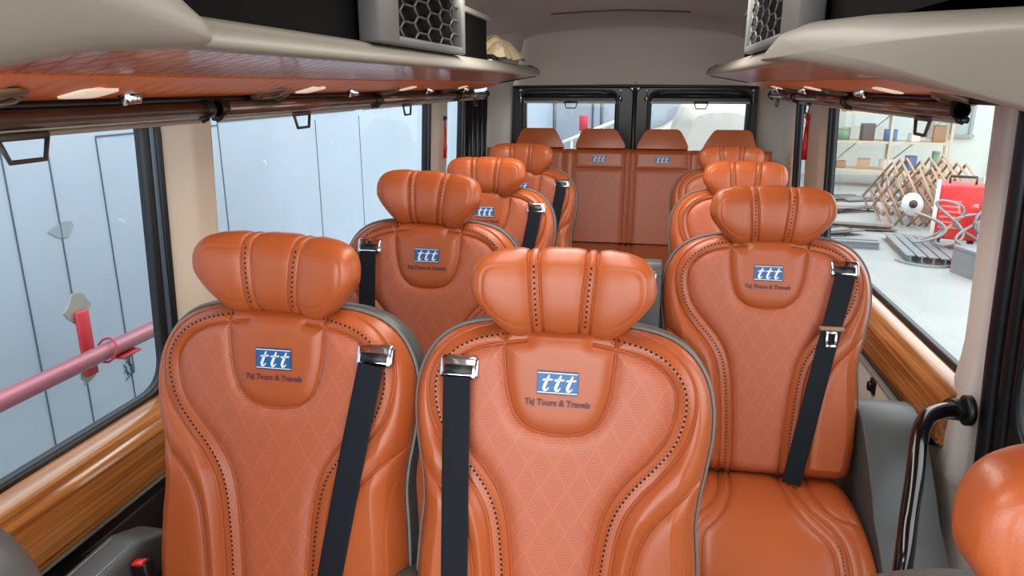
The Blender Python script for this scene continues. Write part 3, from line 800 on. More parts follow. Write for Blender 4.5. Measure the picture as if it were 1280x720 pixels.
# ------------------------------------------------------------------ rear doors
RD0, RD1 = -.945, .735; RDY = 4.95
def door_leaf(n, x0, x1, w0, w1, flip):
    root = empty(f'door_{n}'); root['kind'] = 'structure'
    z0, z1 = .3, 1.505
    outer = round_poly([(x0, z0), (x1, z0), (x1, z1), (x0, z1)], .05, 8)
    inner = round_poly([(w0, .86), (w1, .86), (w1, 1.462), (w0, 1.462)], .06, 8)
    mb = MB()
    A = lambda P, y: [(p[0], y, p[1]) for p in P]
    mid = round_poly([(w0-.022, .84), (w1+.022, .84), (w1+.022, 1.482), (w0-.022, 1.482)], .07, 8)
    mb.strip([A(outer, RDY+.03), A(outer, RDY-.012), A([(p[0]*.985+.015*(x0+x1)/2, p[1]*.99+.01*.9) for p in outer], RDY-.02),
              A(mid, RDY-.02), A(mid, RDY-.006), A(inner, RDY), A(inner, RDY+.03)], BLACKP, closed=True, smooth=False)
    mb.build('panel', root)
    r = MB(); r.tube(A(mid, RDY-.022), .008, RUBBER, 8, closed=True)
    r.tube([(w0+.01, RDY-.03, 1.44), (w0+.05, RDY-.035, 1.468), (w0+.11, RDY-.035, 1.476), (w1-.11, RDY-.035, 1.476), (w1-.05, RDY-.035, 1.468), (w1-.01, RDY-.03, 1.44)], .006, mat('door_rail', (52, 52, 54), .3), 8)
    for xx in (w0-.035, w1+.035):
        r.tube([(xx, RDY-.035, 1.40), (xx, RDY-.035, 1.47)], .006, CHROME, 8); r.box((xx, RDY-.03, 1.485), (.022, .02, .014), CHROME, .003, 1)
        r.box((xx, RDY-.03, 1.43), (.03, .012, .02), RUBBER, .003, 1)
    r.build('frame_rail', root)
    g = MB(); g.add(A(inner, RDY+.015), [tuple(range(len(inner)))], GLASS, False); g.build('glass', root)
door_leaf(1, RD0+.005, CXB+.045, -.825, -.235, 1); door_leaf(2, CXB+.062, RD1-.005, .005, .60, -1)
mb = MB(); mb.box((CXB+.0535, RDY+.015, .92), (.03, .03, 1.25), RUBBER, .003, 1)
for x in (RD0-.012, RD1+.012): mb.tube([(x, RDY-.02, .5), (x, RDY-.02, 1.45)], .012, RUBBER, 8)
mb.tube([(RD0-.012, RDY-.02, 1.45), (RD0+.02, RDY-.02, 1.505), (CXB, RDY-.02, 1.512), (RD1-.02, RDY-.02, 1.505), (RD1+.012, RDY-.02, 1.45)], .010, RUBBER, 8)
struct(mb.build(tname()))
mb = MB(); mb.box((CXB, RDY+.0, .15), (1.9, .04, .32), CREAM); struct(mb.build(tname()))

# ------------------------------------------------------------------ luggage racks
def rack(side, y0, y1, label, cav_end, lip0):
    root = empty('luggage_rack', (0, 0, 0), 0, label, 'luggage rack', 'overhead luggage racks')
    X = lambda a: SX(side, a)
    ys = list(np.linspace(y0, y1, 40))
    mb = MB()
    P = catmull([(.462, 1.567), (.55, 1.552), (.64, 1.537), (.655, 1.534)], 4)
    mb.strip([[(X(a), y, z) for a, z in P] for y in ys], QUILT); lin = mb.build('lining', root); lin['label'] = 'glossy red-brown quilted underside'
    mb = MB(); Q = catmull([(.655, 1.534), (.662, 1.530), (.73, 1.514), (.80, 1.497), (.86, 1.492), (.955, 1.492)], 6); rows = []
    yy = np.arange(y0, y1, .008)
    for y in yy:
        f = abs(((y/.055) % 1)-.5)*2; g = -.006*(1-f**4)                # stitched flutes across the strip
        rows.append([(X(a), y+.10*(a-.655), z+g*math.sin(math.pi*min(max((a-.655)/.15, 0), 1))) for a, z in Q])
    mb.strip(rows, STRIP); mb.build('vent_strip', root)['label'] = 'orange fluted leather strip carrying vents and lamps'
    mb = MB()
    L = catmull([(.475, 1.568), (.462, 1.5655), (.448, 1.567), (.440, 1.575), (.443, 1.588), (.455, 1.600), (.475, 1.612), (.55, 1.618), (.95, 1.618)], 5)
    mb.strip([[(X(a), y, z) for a, z in L] for y in np.linspace(lip0, y1, 40)], GREYP)
    mb.build('lip', root)
    mb = MB()                                                       # closing end plate, black rim
    E = [(.440, 1.585), (.455, 1.606), (.49, 1.622), (.95, 1.622), (.95, 1.492), (.80, 1.496), (.65, 1.530), (.462, 1.562)]
    mb.prism([(X(a), z) for a, z in E], 'y', y1-.004, y1+.022, BLACKP, .006, 2); mb.build('end_cap', root)
    mb = MB()
    mb.box((X(.50), (y0+cav_end)/2, 1.69), (.01, cav_end-y0, .150), DARKC); mb.box((X(.72), (y0+cav_end)/2, 1.70), (.43, cav_end-y0, .145), DARKC)  # shade of the open rack cavity, built as solid black sheets
    mb.build('cavity_shade', root)['label'] = 'black sheet standing for the shade inside the open rack'
    mb = MB(); mb.prism([(X(.478), 1.762), (X(.53), 1.762), (X(.53), 1.79), (X(.49), 1.785)], 'y', y0, cav_end+.03, GREYP, .003, 1); mb.build('upper_rail', root)
    # black channel along the wall
    mb = MB(); mb.box((X(.83), (y0+y1)/2, 1.488), (.05, y1-y0, .014), BLACKP, .004, 1); mb.build('channel', root)
    return root
rl = rack(-1, -.3, 4.03, 'left overhead rack with orange quilted underside above the pale windows', 2.95, .6)
rr = rack(1, -.3, 4.12, 'right overhead rack with orange quilted underside above the workshop window', 2.95, 1.55)
def fac_z(a): return 1.5285-(a-.655)*.234
def vent_mb():
    mb = MB(); n = 28
    R = lambda r, z: [(r*math.cos(t), r*math.sin(t)*.85, z) for t in np.linspace(0, 2*math.pi, n, endpoint=False)]
    br = mat('vent_bronze', (120, 96, 74), .3, .4)
    mb.strip([R(.047, 0), R(.046, -.006), R(.041, -.010), R(.036, -.006), R(.033, .004)], br, closed=True)
    mb.add(R(.033, .003), [tuple(range(n))], BLACKP, False)
    mb.tube([(.031*math.cos(t), .031*math.sin(t)*.85, -.006-.004*math.sin(t)) for t in np.linspace(0, 2*math.pi, 20, endpoint=False)], .004, br, 8, closed=True)
    mb.box((0, 0, -.004), (.056, .004, .010), br, .001, 1); mb.box((0, .012, -.003), (.046, .003, .008), BLACKP, .001, 1); return mb
LENS = mat('lens_lit', (240, 222, 200), .35)
LENS.node_tree.nodes['Principled BSDF'].inputs['Emission Color'].default_value = (1, .78, .62, 1)
LENS.node_tree.nodes['Principled BSDF'].inputs['Emission Strength'].default_value = .35
def lens_mb():
    mb = MB(); pts = round_poly([(-.03, -.045), (.03, -.045), (.03, .045), (-.03, .045)], .02, 6)
    mb.prism(pts, 'z', -.0035, .002, LENS, .003, 2); return mb
def lamp_mb():
    mb = MB(); n = 20
    R = lambda r, z: [(r*math.cos(t), r*math.sin(t), z) for t in np.linspace(0, 2*math.pi, n, endpoint=False)]
    mb.strip([R(.019, .002), R(.019, -.012), R(.015, -.018), R(.008, -.018)], CHROME, closed=True)
    mb.add(R(.009, -.016), [tuple(range(n))], mat('lens_cream', (232, 214, 192), .35), False); return mb
def on_rack(key, name, fn, root, side, a, y, label=None):
    o = part(name, key, fn, root, (SX(side, a), y, fac_z(a)-.002), (0, side*math.atan(.234), 0), label); return o
for y, a in ((.89, .745), (1.68, .76), (1.755, .79), (2.53, .765), (3.33, .76)): on_rack('vent', 'air_vent', vent_mb, rl, -1, a, y, 'bronze round air vent')
for y in (1.06, 1.86, 2.66, 3.45): on_rack('lens', 'lamp_cover', lens_mb, rl, -1, .735, y, 'cream lamp cover')
for y in (1.18, 2.19, 3.0, 3.62): on_rack('rlamp', 'reading_lamp', lamp_mb, rl, -1, .755, y, 'small chrome reading lamp')
for y, a in ((1.72, .79), (2.66, .765), (3.42, .765)): on_rack('vent', 'air_vent', vent_mb, rr, 1, a, y, 'bronze round air vent')
for y in (1.99, 2.86, 3.62): on_rack('lens', 'lamp_cover', lens_mb, rr, 1, .735, y, 'cream lamp cover')
for y in (2.30, 3.14, 3.8): on_rack('rlamp', 'reading_lamp', lamp_mb, rr, 1, .755, y, 'small chrome reading lamp')

# grilles standing on the racks
def grille(side, y0, y1, g0, g1, label):
    root = empty('speaker_grille', (0, 0, 0), 0, label, 'vent grille', 'honeycomb grilles above the racks')
    X = lambda a: SX(side, a); z0, z1 = 1.612, 1.815
    mb = MB()
    fr = lambda ya, yb, za, zb: mb.box((X(.462), (ya+yb)/2, (za+zb)/2), (.05, yb-ya, zb-za), GRILLE, .006, 2)
    fr(y0, g0, z0, z1); fr(g1, y1, z0, z1); fr(g0-.01, g1+.01, z0, z0+.022); fr(g0-.01, g1+.01, z1-.012, z1)
    mb.build('housing', root)
    mb = MB(); mb.box((X(.475), (g0+g1)/2, (z0+z1)/2), (.012, g1-g0, z1-z0-.01), DARKC); mb.build('backing', root)
    mb = MB(); L, f, H = .145, .085, .040; P = L+f
    def bar(p, q):
        # clip the bar to the opening
        (a, b), (c, d) = p, q; t0, t1 = 0, 1
        for lo, hi, s_, e_ in ((g0, g1, a, c), (z0+.02, z1-.012, b, d)):
            if abs(e_-s_) < 1e-6:
                if not lo <= s_ <= hi: return
                continue
            u0, u1 = sorted(((lo-s_)/(e_-s_), (hi-s_)/(e_-s_))); t0, t1 = max(t0, u0), min(t1, u1)
        if t1-t0 < .05: return
        mb.tube([(X(.452), a+(c-a)*t, b+(d-b)*t) for t in (t0, t1)], .0034, GRILLE, 6)
    for i in range(-1, 5):
        for j in range(-1, 8):
            for oy, oz in ((0, 0), (P/2, H/2)):
                y = g0+i*P+oy; z = z0+.02+j*H+oz
                A = [(y-L/2, z), (y-f/2, z+H/2), (y+f/2, z+H/2), (y+L/2, z)]
                for p, q in zip(A, A[1:]): bar(p, q)
                bar((y+L/2, z), (y+P-L/2, z))
    mb.build('lattice', root)
grille(-1, 1.60, 2.38, 1.74, 2.34, 'grey honeycomb grille standing on the left rack')
grille(1, 1.58, 2.46, 1.80, 2.44, 'grey honeycomb grille standing on the right rack')

# moulded front ends of the racks
def fascia(side, poly, label, a0, thick, name='rack_fascia'):
    """rounded cover; poly in (y, z), swollen towards the aisle"""
    mb = MB(); P = np.array(round_poly(poly, .04, 5)); n = len(P); c = P.mean(0)
    rows = []
    for k, (s, d) in enumerate(((1.0, thick), (1.0, .028), (.985, .012), (.95, .003), (.85, -.006), (.6, -.014), (.3, -.018), (.0, -.019))):
        rows.append([(SX(side, a0+d), c[0]+(p[0]-c[0])*(1-(1-s)*.9) if s else c[0], c[1]+(p[1]-c[1])*s) for p in P])
    mb.strip(rows, GREYP, closed=True); o = mb.build(name); tag(o, label, 'rack cover', 'moulded covers at the front ends of the racks'); return o
fascia(-1, [(.0, 1.44), (.45, 1.508), (.604, 1.535), (.72, 1.554), (.907, 1.566), (.955, 1.576), (.945, 1.598), (.877, 1.630), (.80, 1.70), (.70, 1.80), (.0, 1.80)], 'cream grey moulded cover in the top left corner, ending in a rounded nose', .425, .03)
fascia(1, [(2.17, 1.584), (2.08, 1.600), (1.95, 1.620), (1.832, 1.636), (1.5, 1.634), (1.118, 1.613), (.705, 1.583), (.30, 1.555), (.30, 1.47), (.675, 1.503), (1.08, 1.530), (1.5, 1.556), (1.9, 1.576)], 'long grey moulded cover in the top right corner, tapering to a point', .440, .03)

# ------------------------------------------------------------------ roller blinds
def blind(y0, y1, side, label, hy, za=1.468, zh=1.444, hs=1.0, stop=True):
    root = empty('roller_blind', (SX(side, .80), (y0+y1)/2, za), 0, label, 'roller blind', 'rolled-up window blinds')
    def add(mb, name, lab=None):
        mb.v = [(x-SX(side, .80), y-(y0+y1)/2, z-za) for x, y, z in mb.v]; o = mb.build(name, root)
        if lab: o['label'] = lab
        return o
    X = lambda a: SX(side, a)
    mb = MB(); mb.tube([(X(.80), y0, za), (X(.80), y1, za)], .0155, BRONZE, 20); add(mb, 'tube', 'bronze tube')
    mb = MB(); mb.box((X(.812), (y0+y1)/2, zh+.012), (.003, y1-y0-.05, .022), BARM); mb.box((X(.812), (y0+y1)/2, zh), (.010, y1-y0-.04, .010), BARM, .003, 1); add(mb, 'bottom_bar')
    for yy in (y0+.012, y1-.012):
        mb = MB(); mb.tube([(X(.80), yy-.012, za), (X(.80), yy+.012, za)], .019, BLACKP, 16)
        mb.tube([(X(.80), yy, za+.02), (X(.79), yy, za), (X(.80), yy, za-.020), (X(.812), yy, za-.026)], .0055, BLACKP, 8); mb.box((X(.812), yy, zh+.004), (.018, .018, .014), BLACKP, .003, 1); add(mb, 'bracket')
    mb = MB(); w, h = .047*hs, .034*hs; zt = zh-.006
    mb.tube([(X(.805), hy-w, zt), (X(.803), hy-w*.72, zt-h), (X(.803), hy+w*.72, zt-h), (X(.805), hy+w, zt)], .0042*hs, mat('pull_brown', (74, 62, 58), .4), 8)
    mb.box((X(.806), hy, zt+.004), (.010, 2*w+.01, .012), mat('pull_brown', (74, 62, 58), .4), .003, 1); add(mb, 'pull_handle')
blind(-.45, 1.49, -1, 'rolled blind with brown pull handle over the nearest left window', .99)
blind(1.52, 2.505, -1, 'rolled blind over the near half of the second left window', 1.94)
blind(2.515, 3.62, -1, 'rolled blind over the far half of the second left window', 2.86)
blind(3.66, 4.32, -1, 'short rolled blind over the small rear left window', 4.05, hs=.9)
blind(1.70, 2.62, 1, 'rolled blind with thick bronze tube over the workshop window, black end cap', 1.93)
blind(2.64, 3.52, 1, 'rolled blind over the far part of the workshop window', 3.28)
blind(3.56, 4.25, 1, 'short rolled blind over the small rear right window', 4.05, hs=.8)
def rear_blind(x0, x1, label, hx):
    root = empty('roller_blind', ((x0+x1)/2, RDY-.05, 1.45), 0, label, 'roller blind', 'rolled-up window blinds')
    c = (x0+x1)/2; w = (x1-x0)/2
    mb = MB(); mb.tube([(-w, 0, 0), (w, 0, 0)], .014, BLACKP, 14); mb.build('tube', root)
    mb = MB(); mb.box((0, 0, -.040), (2*w, .008, .016), mat('rear_bar', (196, 190, 184), .4), .003, 1); mb.box((0, 0, -.02), (2*w-.02, .002, .03), BLACKP); mb.build('bottom_bar', root)
    mb = MB(); h = hx-c
    mb.tube([(h-.042, -.006, -.046), (h-.030, -.008, -.078), (h+.030, -.008, -.078), (h+.042, -.006, -.046)], .004, BLACKP, 8); mb.box((h, -.006, -.040), (.088, .008, .014), BLACKP, .002, 1); mb.build('pull_handle', root)
rear_blind(-.835, -.225, 'rolled blind with pull handle in the left rear door', -.52)
rear_blind(-.005, .615, 'rolled blind with pull handle in the right rear door', .315)

# ------------------------------------------------------------------ small things in the cabin
def hammer(side, y, z, label):
    root = empty('emergency_hammer', (SX(side, .922), y, z), math.radians(0), label, 'emergency hammer', 'red emergency hammers on the pillars')
    mb = MB(); mb.tube([(0, 0, -.045), (0, .004, -.10), (0, .002, -.15), (0, -.004, -.205)], [.012, .013, .015, .013], RED, 12); mb.tube([(0, -.0, .0), (0, 0, -.05)], .011, RED, 10); mb.build('handle', root)
    mb = MB(); mb.tube([(0, -.03, .004), (0, .03, .004)], .014, BLACKP if side < 0 else RED, 12); mb.build('head', root)
    mb = MB(); mb.box((-side*-.016, .012, -.045), (.012, .05, .10), BLACKP, .004, 2); mb.build('holder', root)
hammer(-1, 3.80, 1.345, 'red emergency hammer with black head on the left pillar')
hammer(1, 3.83, 1.365, 'red emergency hammer on the tan right pillar')
# grab bar
root = empty('grab_bar', (.752, 1.712, .787), 0, 'glossy black bent grab bar bolted to the right pillar beside the seat', 'grab bar')
mb = MB()
P = catmull([(-.012, -.004, 0), (-.05, -.025, .006), (-.092, -.058, .003), (-.120, -.100, -.010), (-.138, -.145, -.035), (-.156, -.20, -.075), (-.178, -.262, -.135), (-.205, -.34, -.20), (-.222, -.382, -.34), (-.25, -.43, -.59), (-.26, -.44, -.777)], 10)
mb.tube(P, .0185, BLACKG, 20); mb.build('bar', root)
mb = MB(); mb.tube([(.018, 0, 0), (.004, 0, 0), (.0, 0, 0)], [.036, .036, .030], BLACKP, 24); mb.tube([(0, 0, 0), (-.034, -.001, .001)], [.026, .024], BLACKP, 24); mb.build('flange', root)
# power socket and coat hook on the right side
root = empty('power_socket', (SX(1, .933), 2.40, .555), 0, 'small black power socket on the cream side panel by the right seat', 'socket')
mb = MB(); mb.box((0, 0, 0), (.012, .05, .05), BLACKP, .006, 2); mb.build('plate', root)
mb = MB(); mb.tube([(-.004, 0, 0), (-.016, 0, 0)], [.018, .016], BLACKP, 16); mb.build('cap', root)
root = empty('coat_hook', (SX(1, .895), 2.55, .715), 0, 'small black hook on the wood ledge beside the right seat shoulder', 'hook')
mb = MB(); mb.box((0, 0, 0), (.010, .03, .05), BLACKP, .003, 1); mb.build('plate', root)
mb = MB(); mb.tube([(-.004, 0, .01), (-.03, 0, .0), (-.036, 0, .02)], .005, BLACKP, 8); mb.build('prong', root)
0 and empty('cabin_spotlight', (SX(1, .925), 2.12, .50), 0, 'tiny bright lamp low on the right side panel above the grey side panel', 'lamp')
# crumpled paper on the left rack
mb = MB(); paper = mat('crumpled_paper', (196, 178, 146), .7, bump=.6, bscale=40)
rows = []
for i in range(9):
    t = i/8; yy = 3.05+.5*t
    prof = []
    for k in range(9):
        q = k/8; prof.append((-.80+.20*q+random.uniform(-.012, .012), yy+random.uniform(-.02, .02), 1.624+(.10*math.sin(q*math.pi)**.6)*(math.sin(t*math.pi)**.5 if 0 < t < 1 else .05)+random.uniform(0, .014)))
    rows.append(prof)
mb.strip(rows, paper, smooth=False); tag(mb.build('wrapping_paper'), 'crumpled beige wrapping paper lying on the far end of the left rack', 'paper')
# ------------------------------------------------------------------ outside, left: panelled hall wall, pipe
GZ = -.6
PAN = mat('outer_panel_paint', (158, 172, 186), .55, bump=.05, bscale=40, var=.06)
LINE = mat('panel_joint', (70, 84, 98), .8)
mb = MB()
mb.box((-2.65, 9, 1.4), (.06, 26, 4.2), PAN)
for y, z0, z1 in ((2.56, -.6, 1.30), (2.80, -.6, 1.24), (3.10, -.6, 1.275), (4.13, -.6, 1.315), (5.48, -.2, 1.25), (6.38, -.6, 1.25), (8.47, -.6, 1.3), (10.3, -.6, 1.3), (1.9, -.6, 3), (12.5, -.6, 3), (15, -.6, 3)):
    mb.box((-2.618, y, (z0+z1)/2), (.004, 0.006, z1-z0), LINE)
for y0, y1, z in ((3.10, 4.13, 1.28), (4.13, 6.3, 1.30), (6.5, 8.4, 1.30)): mb.box((-2.618, (y0+y1)/2, z), (.004, y1-y0, .008), LINE)
struct(mb.build('wall_yard_left'))
GROUND = mat('yard_concrete', (140, 144, 141), .7, bump=.1, bscale=8, var=.12)
mb = MB(); mb.box((6, 11, GZ-.05), (30, 40, .1), GROUND); struct(mb.build('ground'))
root = empty('steel_pipe', (-2.25, 2.2, .42), 0, 'faded red steel pipe running along the pale wall outside', 'pipe')
PR = mat('pipe_red_faded', (158, 92, 104), .35, .2, var=.15, bscale=60)
mb = MB(); mb.tube([(0, -3.5, .02), (0, 0, 0), (0, 2.2, -.02)], .036, PR, 18); mb.build('pipe_body', root)
mb = MB(); mb.tube([(0, -.62, .005), (0, -.60, .005)], .040, PR, 18); mb.build('pipe_sleeve', root)
root = empty('pipe_bracket', (-2.30, 2.54, .42), 0, 'red flat bracket and wire clamp holding the pipe, torn silver foil behind', 'bracket')
BR = mat('bracket_red', (176, 40, 52), .5)
mb = MB(); mb.box((-.10, .06, .0), (.02, .07, .30), BR, .004, 1); mb.box((.04, .10, -.05), (.10, .12, .012), BR, .003, 1); mb.build('plate', root)
mb = MB(); mb.tube([(.05+.048*math.cos(t), .02*math.sin(t), .0+.048*math.sin(t)) for t in np.linspace(0, 2*math.pi, 18, endpoint=False)], .005, BR, 6, closed=True); mb.build('clamp', root)
mb = MB(); foil = mat('foil_torn', (158, 158, 150), .45, .3, bump=.8, bscale=60)
for cz, s in ((.16, .065), (-.15, .04)):
    pts = [(.0+s*(1+random.uniform(-.35, .3))*math.cos(t), cz+s*(1.1+random.uniform(-.35, .3))*math.sin(t)) for t in np.linspace(0, 2*math.pi, 14, endpoint=False)]
    mb.prism([(p[0]+.06, p[1]) for p in pts], 'x', -.125, -.115, foil)
mb.build('foil', root)
mb = MB(); dk = mat('marker_dark', (70, 82, 92), .8)
for i in range(9):
    y = 3.05+.020*(i % 3); z = .17-.045*(i//3)
    mb.tube([(-2.616, y, z), (-2.616, y+.016, z+.022*(-1)**i), (-2.616, y+.02, z-.02)], .003, dk, 5)
mb.tube([(-2.616, 3.04, .20), (-2.616, 3.12, .21), (-2.616, 3.12, .06), (-2.616, 3.05, .04)], .003, dk, 5)
tag(mb.build('marker_scribble'), 'small dark marker scribble on the pale wall above the pipe end', 'marking')
mb = MB(); mb.add([(-2.6165, 2.80+(.07+.012*math.sin(3*t))*math.cos(t), .88+.035*math.sin(t)+.008*math.sin(2*t)) for t in np.linspace(0, 2*math.pi, 24, endpoint=False)], [tuple(range(24))], mat('smudge', (132, 146, 152), .8), False)
tag(mb.build('wall_smudge'), 'greyish dirt smudge on the pale wall outside', 'marking')

# ------------------------------------------------------------------ outside, behind the bus
mb = MB(); mb.box((-2.2, 21, 1.3), (9.0, .1, 4), mat('far_panels', (150, 158, 168), .6, var=.05, bscale=30))
for x in (-5.5, -4.6, -3.6, -2.95, -1.6, -.6): mb.box((x, 20.93, 1.3), (.05, .03, 4), LINE)
struct(mb.build('wall_yard_rear'))
mb = MB(); mb.tube([(0, 0, 0), (0, 0, 3.4)], .035, mat('post_steel', (96, 104, 112), .4, .5), 12)
o = mb.build('yard_post'); o.location = (-1.73, 13.5, GZ); tag(o, 'grey steel post seen through the left rear window, nearer the red board', 'post', 'steel posts behind the bus')
o2 = o.copy(); COL.objects.link(o2); o2.location = (-.89, 13.8, GZ); tag(o2, 'grey steel post seen through the left rear window, beside the centre door seam', 'post', 'steel posts behind the bus')
o['label'] = 'grey steel post seen through the left rear window, away from the centre door seam'
root = empty('red_board', (-1.15, 13.0, GZ), 0, 'upright red board on a stand seen through the left rear window', 'board')
mb = MB(); mb.box((0, 0, 1.47), (.15, .05, .27), BR, .01, 1); mb.build('panel', root)
mb = MB(); mb.tube([(0, 0, 0), (0, 0, 1.3)], .025, BR, 8); mb.build('stand', root)
root = empty('sloping_railing', (-1.2, 11.5, GZ), 0, 'pale steel railing sloping up behind the left rear window', 'railing')
rl_m = mat('railing_pale', (190, 186, 184), .4, .3)
mb = MB(); mb.tube([(-1.1, 0, .85), (1.1, 0, 1.75)], .03, rl_m, 8); mb.build('top_rail', root)
mb = MB(); mb.tube([(-1.1, 0, .5), (1.1, 0, 1.4)], .022, rl_m, 8); mb.build('lower_rail', root)
for k in range(5):
    x = -1+k*.5; mb = MB(); mb.tube([(x, 0, 0), (x, 0, .85+(x+1.1)*.409)], .022, rl_m, 8); mb.build('rail_post', root)
# sheet-covered van
sheet = mat('cover_sheet', (166, 163, 154), .75, bump=.3, bscale=6, var=.08)
mb = MB(); rows = []
prof = [(0, .0), (.05, .5), (.12, 1.1), (.30, 1.66), (.55, 1.80), (1.0, 1.83), (1.45, 1.80), (1.70, 1.60), (1.92, 1.0), (2.02, .45), (2.08, 0)]
PP = catmull(prof, 6)
for j in range(40):
    t = j/39; r = []
    for i, (x, z) in enumerate(PP):
        f = max(0, 1-z/1.9); ripple = .05*f*math.sin(i*1.7+t*9)+.03*math.sin(t*23+i*.9)*f
        pin = 1-.25*(abs(t-.5)*2)**4
        r.append((.35+(x-1.04)*pin+1.04+ripple, 14.6+4.2*t, GZ+z*(1-.12*(abs(t-.5)*2)**3)+ripple*.3))
    rows.append(r)
mb.strip(rows, sheet); mb.add(rows[0], [tuple(range(len(rows[0])))], sheet); 
tag(mb.build('covered_van'), 'van under a draped white dust sheet seen through the right rear window', 'covered vehicle')
mb = MB(); bl = mat('tarp_blue', (96, 124, 158), .6, bump=.4, bscale=10)
rows = []
for j in range(12):
    rows.append([(1.15+.07*i+.02*random.random(), 12.6+.08*j, GZ+.8+.35*math.sin(i/9*math.pi)*math.sin((j+.5)/12*math.pi)+.06*random.random()-(.85 if i in (0, 9) or j in (0, 11) else 0)) for i in range(10)])
mb.strip(rows, bl); tag(mb.build('blue_tarpaulin'), 'folded blue tarpaulin heaped beside the sheet-covered van', 'tarpaulin')
root = empty('parked_car', (2.0, 19.95, GZ), 0, 'cream parked car partly hidden behind the left edge of the draped sheet', 'car')
carm = mat('car_cream', (214, 208, 188), .3, coat=.5)
mb = MB(); mb.prism(round_poly([(-2.1, .35), (2.1, .35), (2.15, .8), (1.3, .95), (.8, 1.45), (-1.0, 1.5), (-1.7, 1.0), (-2.15, .9)], .15, 5), 'y', -.85, .85, carm, .06, 3); mb.build('body', root)
mb = MB(); mb.prism(round_poly([(1.2, .96), (.75, 1.38), (-.95, 1.42), (-1.5, 1.0)], .06, 4), 'y', -.87, .87, mat('car_glass', (60, 74, 84), .1), .02, 2); mb.build('windows', root)
for x in (-1.3, 1.3):
    for y in (-.8, .8):
        w = MB(); w.tube([(x, y-.1, .32), (x, y+.1, .32)], .32, RUBBER, 24); w.build('wheel', root)

# ------------------------------------------------------------------ outside, right: the workshop yard
WH = mat('shop_wall_white', (188, 194, 186), .8, bump=.1, bscale=10, var=.06)
mb = MB()
mb.box((9.5, 19.0, 2.2), (16, .15, 5.6), WH); struct(mb.build('wall_workshop'))
def wpt(x, y, z): return (x, y, z)
root = empty('window_7'); root['kind'] = 'structure'
mb = MB()
for a, b, c, d in ((6.50, 6.57, .65, 2.0), (6.95, 7.01, .65, 2.0), (7.35, 7.42, .65, 2.0)): mb.box(((a+b)/2, 18.9, (c+d)/2-.25), (b-a, .08, d-c), GREYP)
mb.box((6.96, 18.9, .36), (1.0, .1, .08), GREYP); mb.build('frame', root)
mb = MB(); mb.box((6.96, 18.93, 1.0), (.9, .04, 1.25), mat('shop_glass', (150, 166, 162), .25)); mb.build('pane', root)
mb = MB(); mb.box((8.35, 18.88, -.2), (.8, .08, .9), mat('shop_door', (128, 138, 140), .6), .01, 1); struct(mb.build('door_3'))
# storage rack of pale angle steel
ANG = mat('rack_angle', (186, 170, 146), .5)
RX, RY = 5.05, 16.9
root = empty('storage_rack', (RX, RY, GZ), math.radians(-12), 'tall pale slotted storage rack against the white workshop wall', 'storage rack')
for x in (-1.1, 0, 1.1):
    for y in (-.35, .35): mb = MB(); mb.box((x, y, 1.6), (.05, .05, 3.2), ANG); mb.build('upright', root)
for z in (.35, .95, 1.55, 2.2, 2.8): mb = MB(); mb.box((0, 0, z), (2.25, .72, .045), ANG); mb.build('shelf', root)
for x0_ in (-1.1, 0):
    mb = MB(); mb.tube([(x0_, .34, .4), (x0_+1.1, .34, 1.5)], .014, ANG, 6); mb.tube([(x0_, .34, 2.6), (x0_+1.1, .34, 1.6)], .014, ANG, 6); mb.build('brace', root)
cosr, sinr = math.cos(math.radians(-12)), math.sin(math.radians(-12))
def rk(x, y): return (RX+x*cosr-y*sinr, RY+x*sinr+y*cosr)
stuffcols = [('box_brown', (150, 118, 86), 'brown carton'), ('box_blue', (66, 98, 144), 'blue bin'), ('box_tan', (168, 140, 110), 'tan carton'), ('box_green', (112, 144, 116), 'green tin'), ('box_white', (214, 210, 200), 'white carton'), ('box_dark', (84, 80, 78), 'dark metal box')]
places = ['at the left end', 'left of the middle', 'at the middle', 'right of the middle', 'at the right end']
sn = {.35: 'lowest', .95: 'second', 1.55: 'third', 2.2: 'fourth'}
for zi, z in enumerate((.35, .95, 1.55, 2.2)):
    for i in range(5):
        nm, col, word = stuffcols[(i*2+zi*3+i//3) % 6]
        w, h = random.uniform(.18, .34), random.uniform(.14, .34)
        mb = MB()
        if 'tin' in word: mb.tube([(0, 0, 0), (0, 0, h*1.2)], w*.38, mat(nm, col, .5), 16); mb.tube([(0, 0, h*1.2), (0, 0, h*1.2+.02)], w*.40, ANG, 16)
        else: mb.box((0, 0, h/2), (w, w*.9, h), mat(nm, col, .6), .012, 2); mb.box((0, 0, h+.006), (w*1.03, w*.93, .014), mat(nm, col, .6), .004, 1)
        o = mb.build('storage_box'); px, py = rk(-.9+.45*i, -.1); o.location = (px, py, GZ+z+.023); o.rotation_euler = (0, 0, random.uniform(-.4, .4))
        tag(o, f'{word} {places[i]} of the {sn[z]} shelf up of the storage rack', 'box', 'goods on the storage rack')
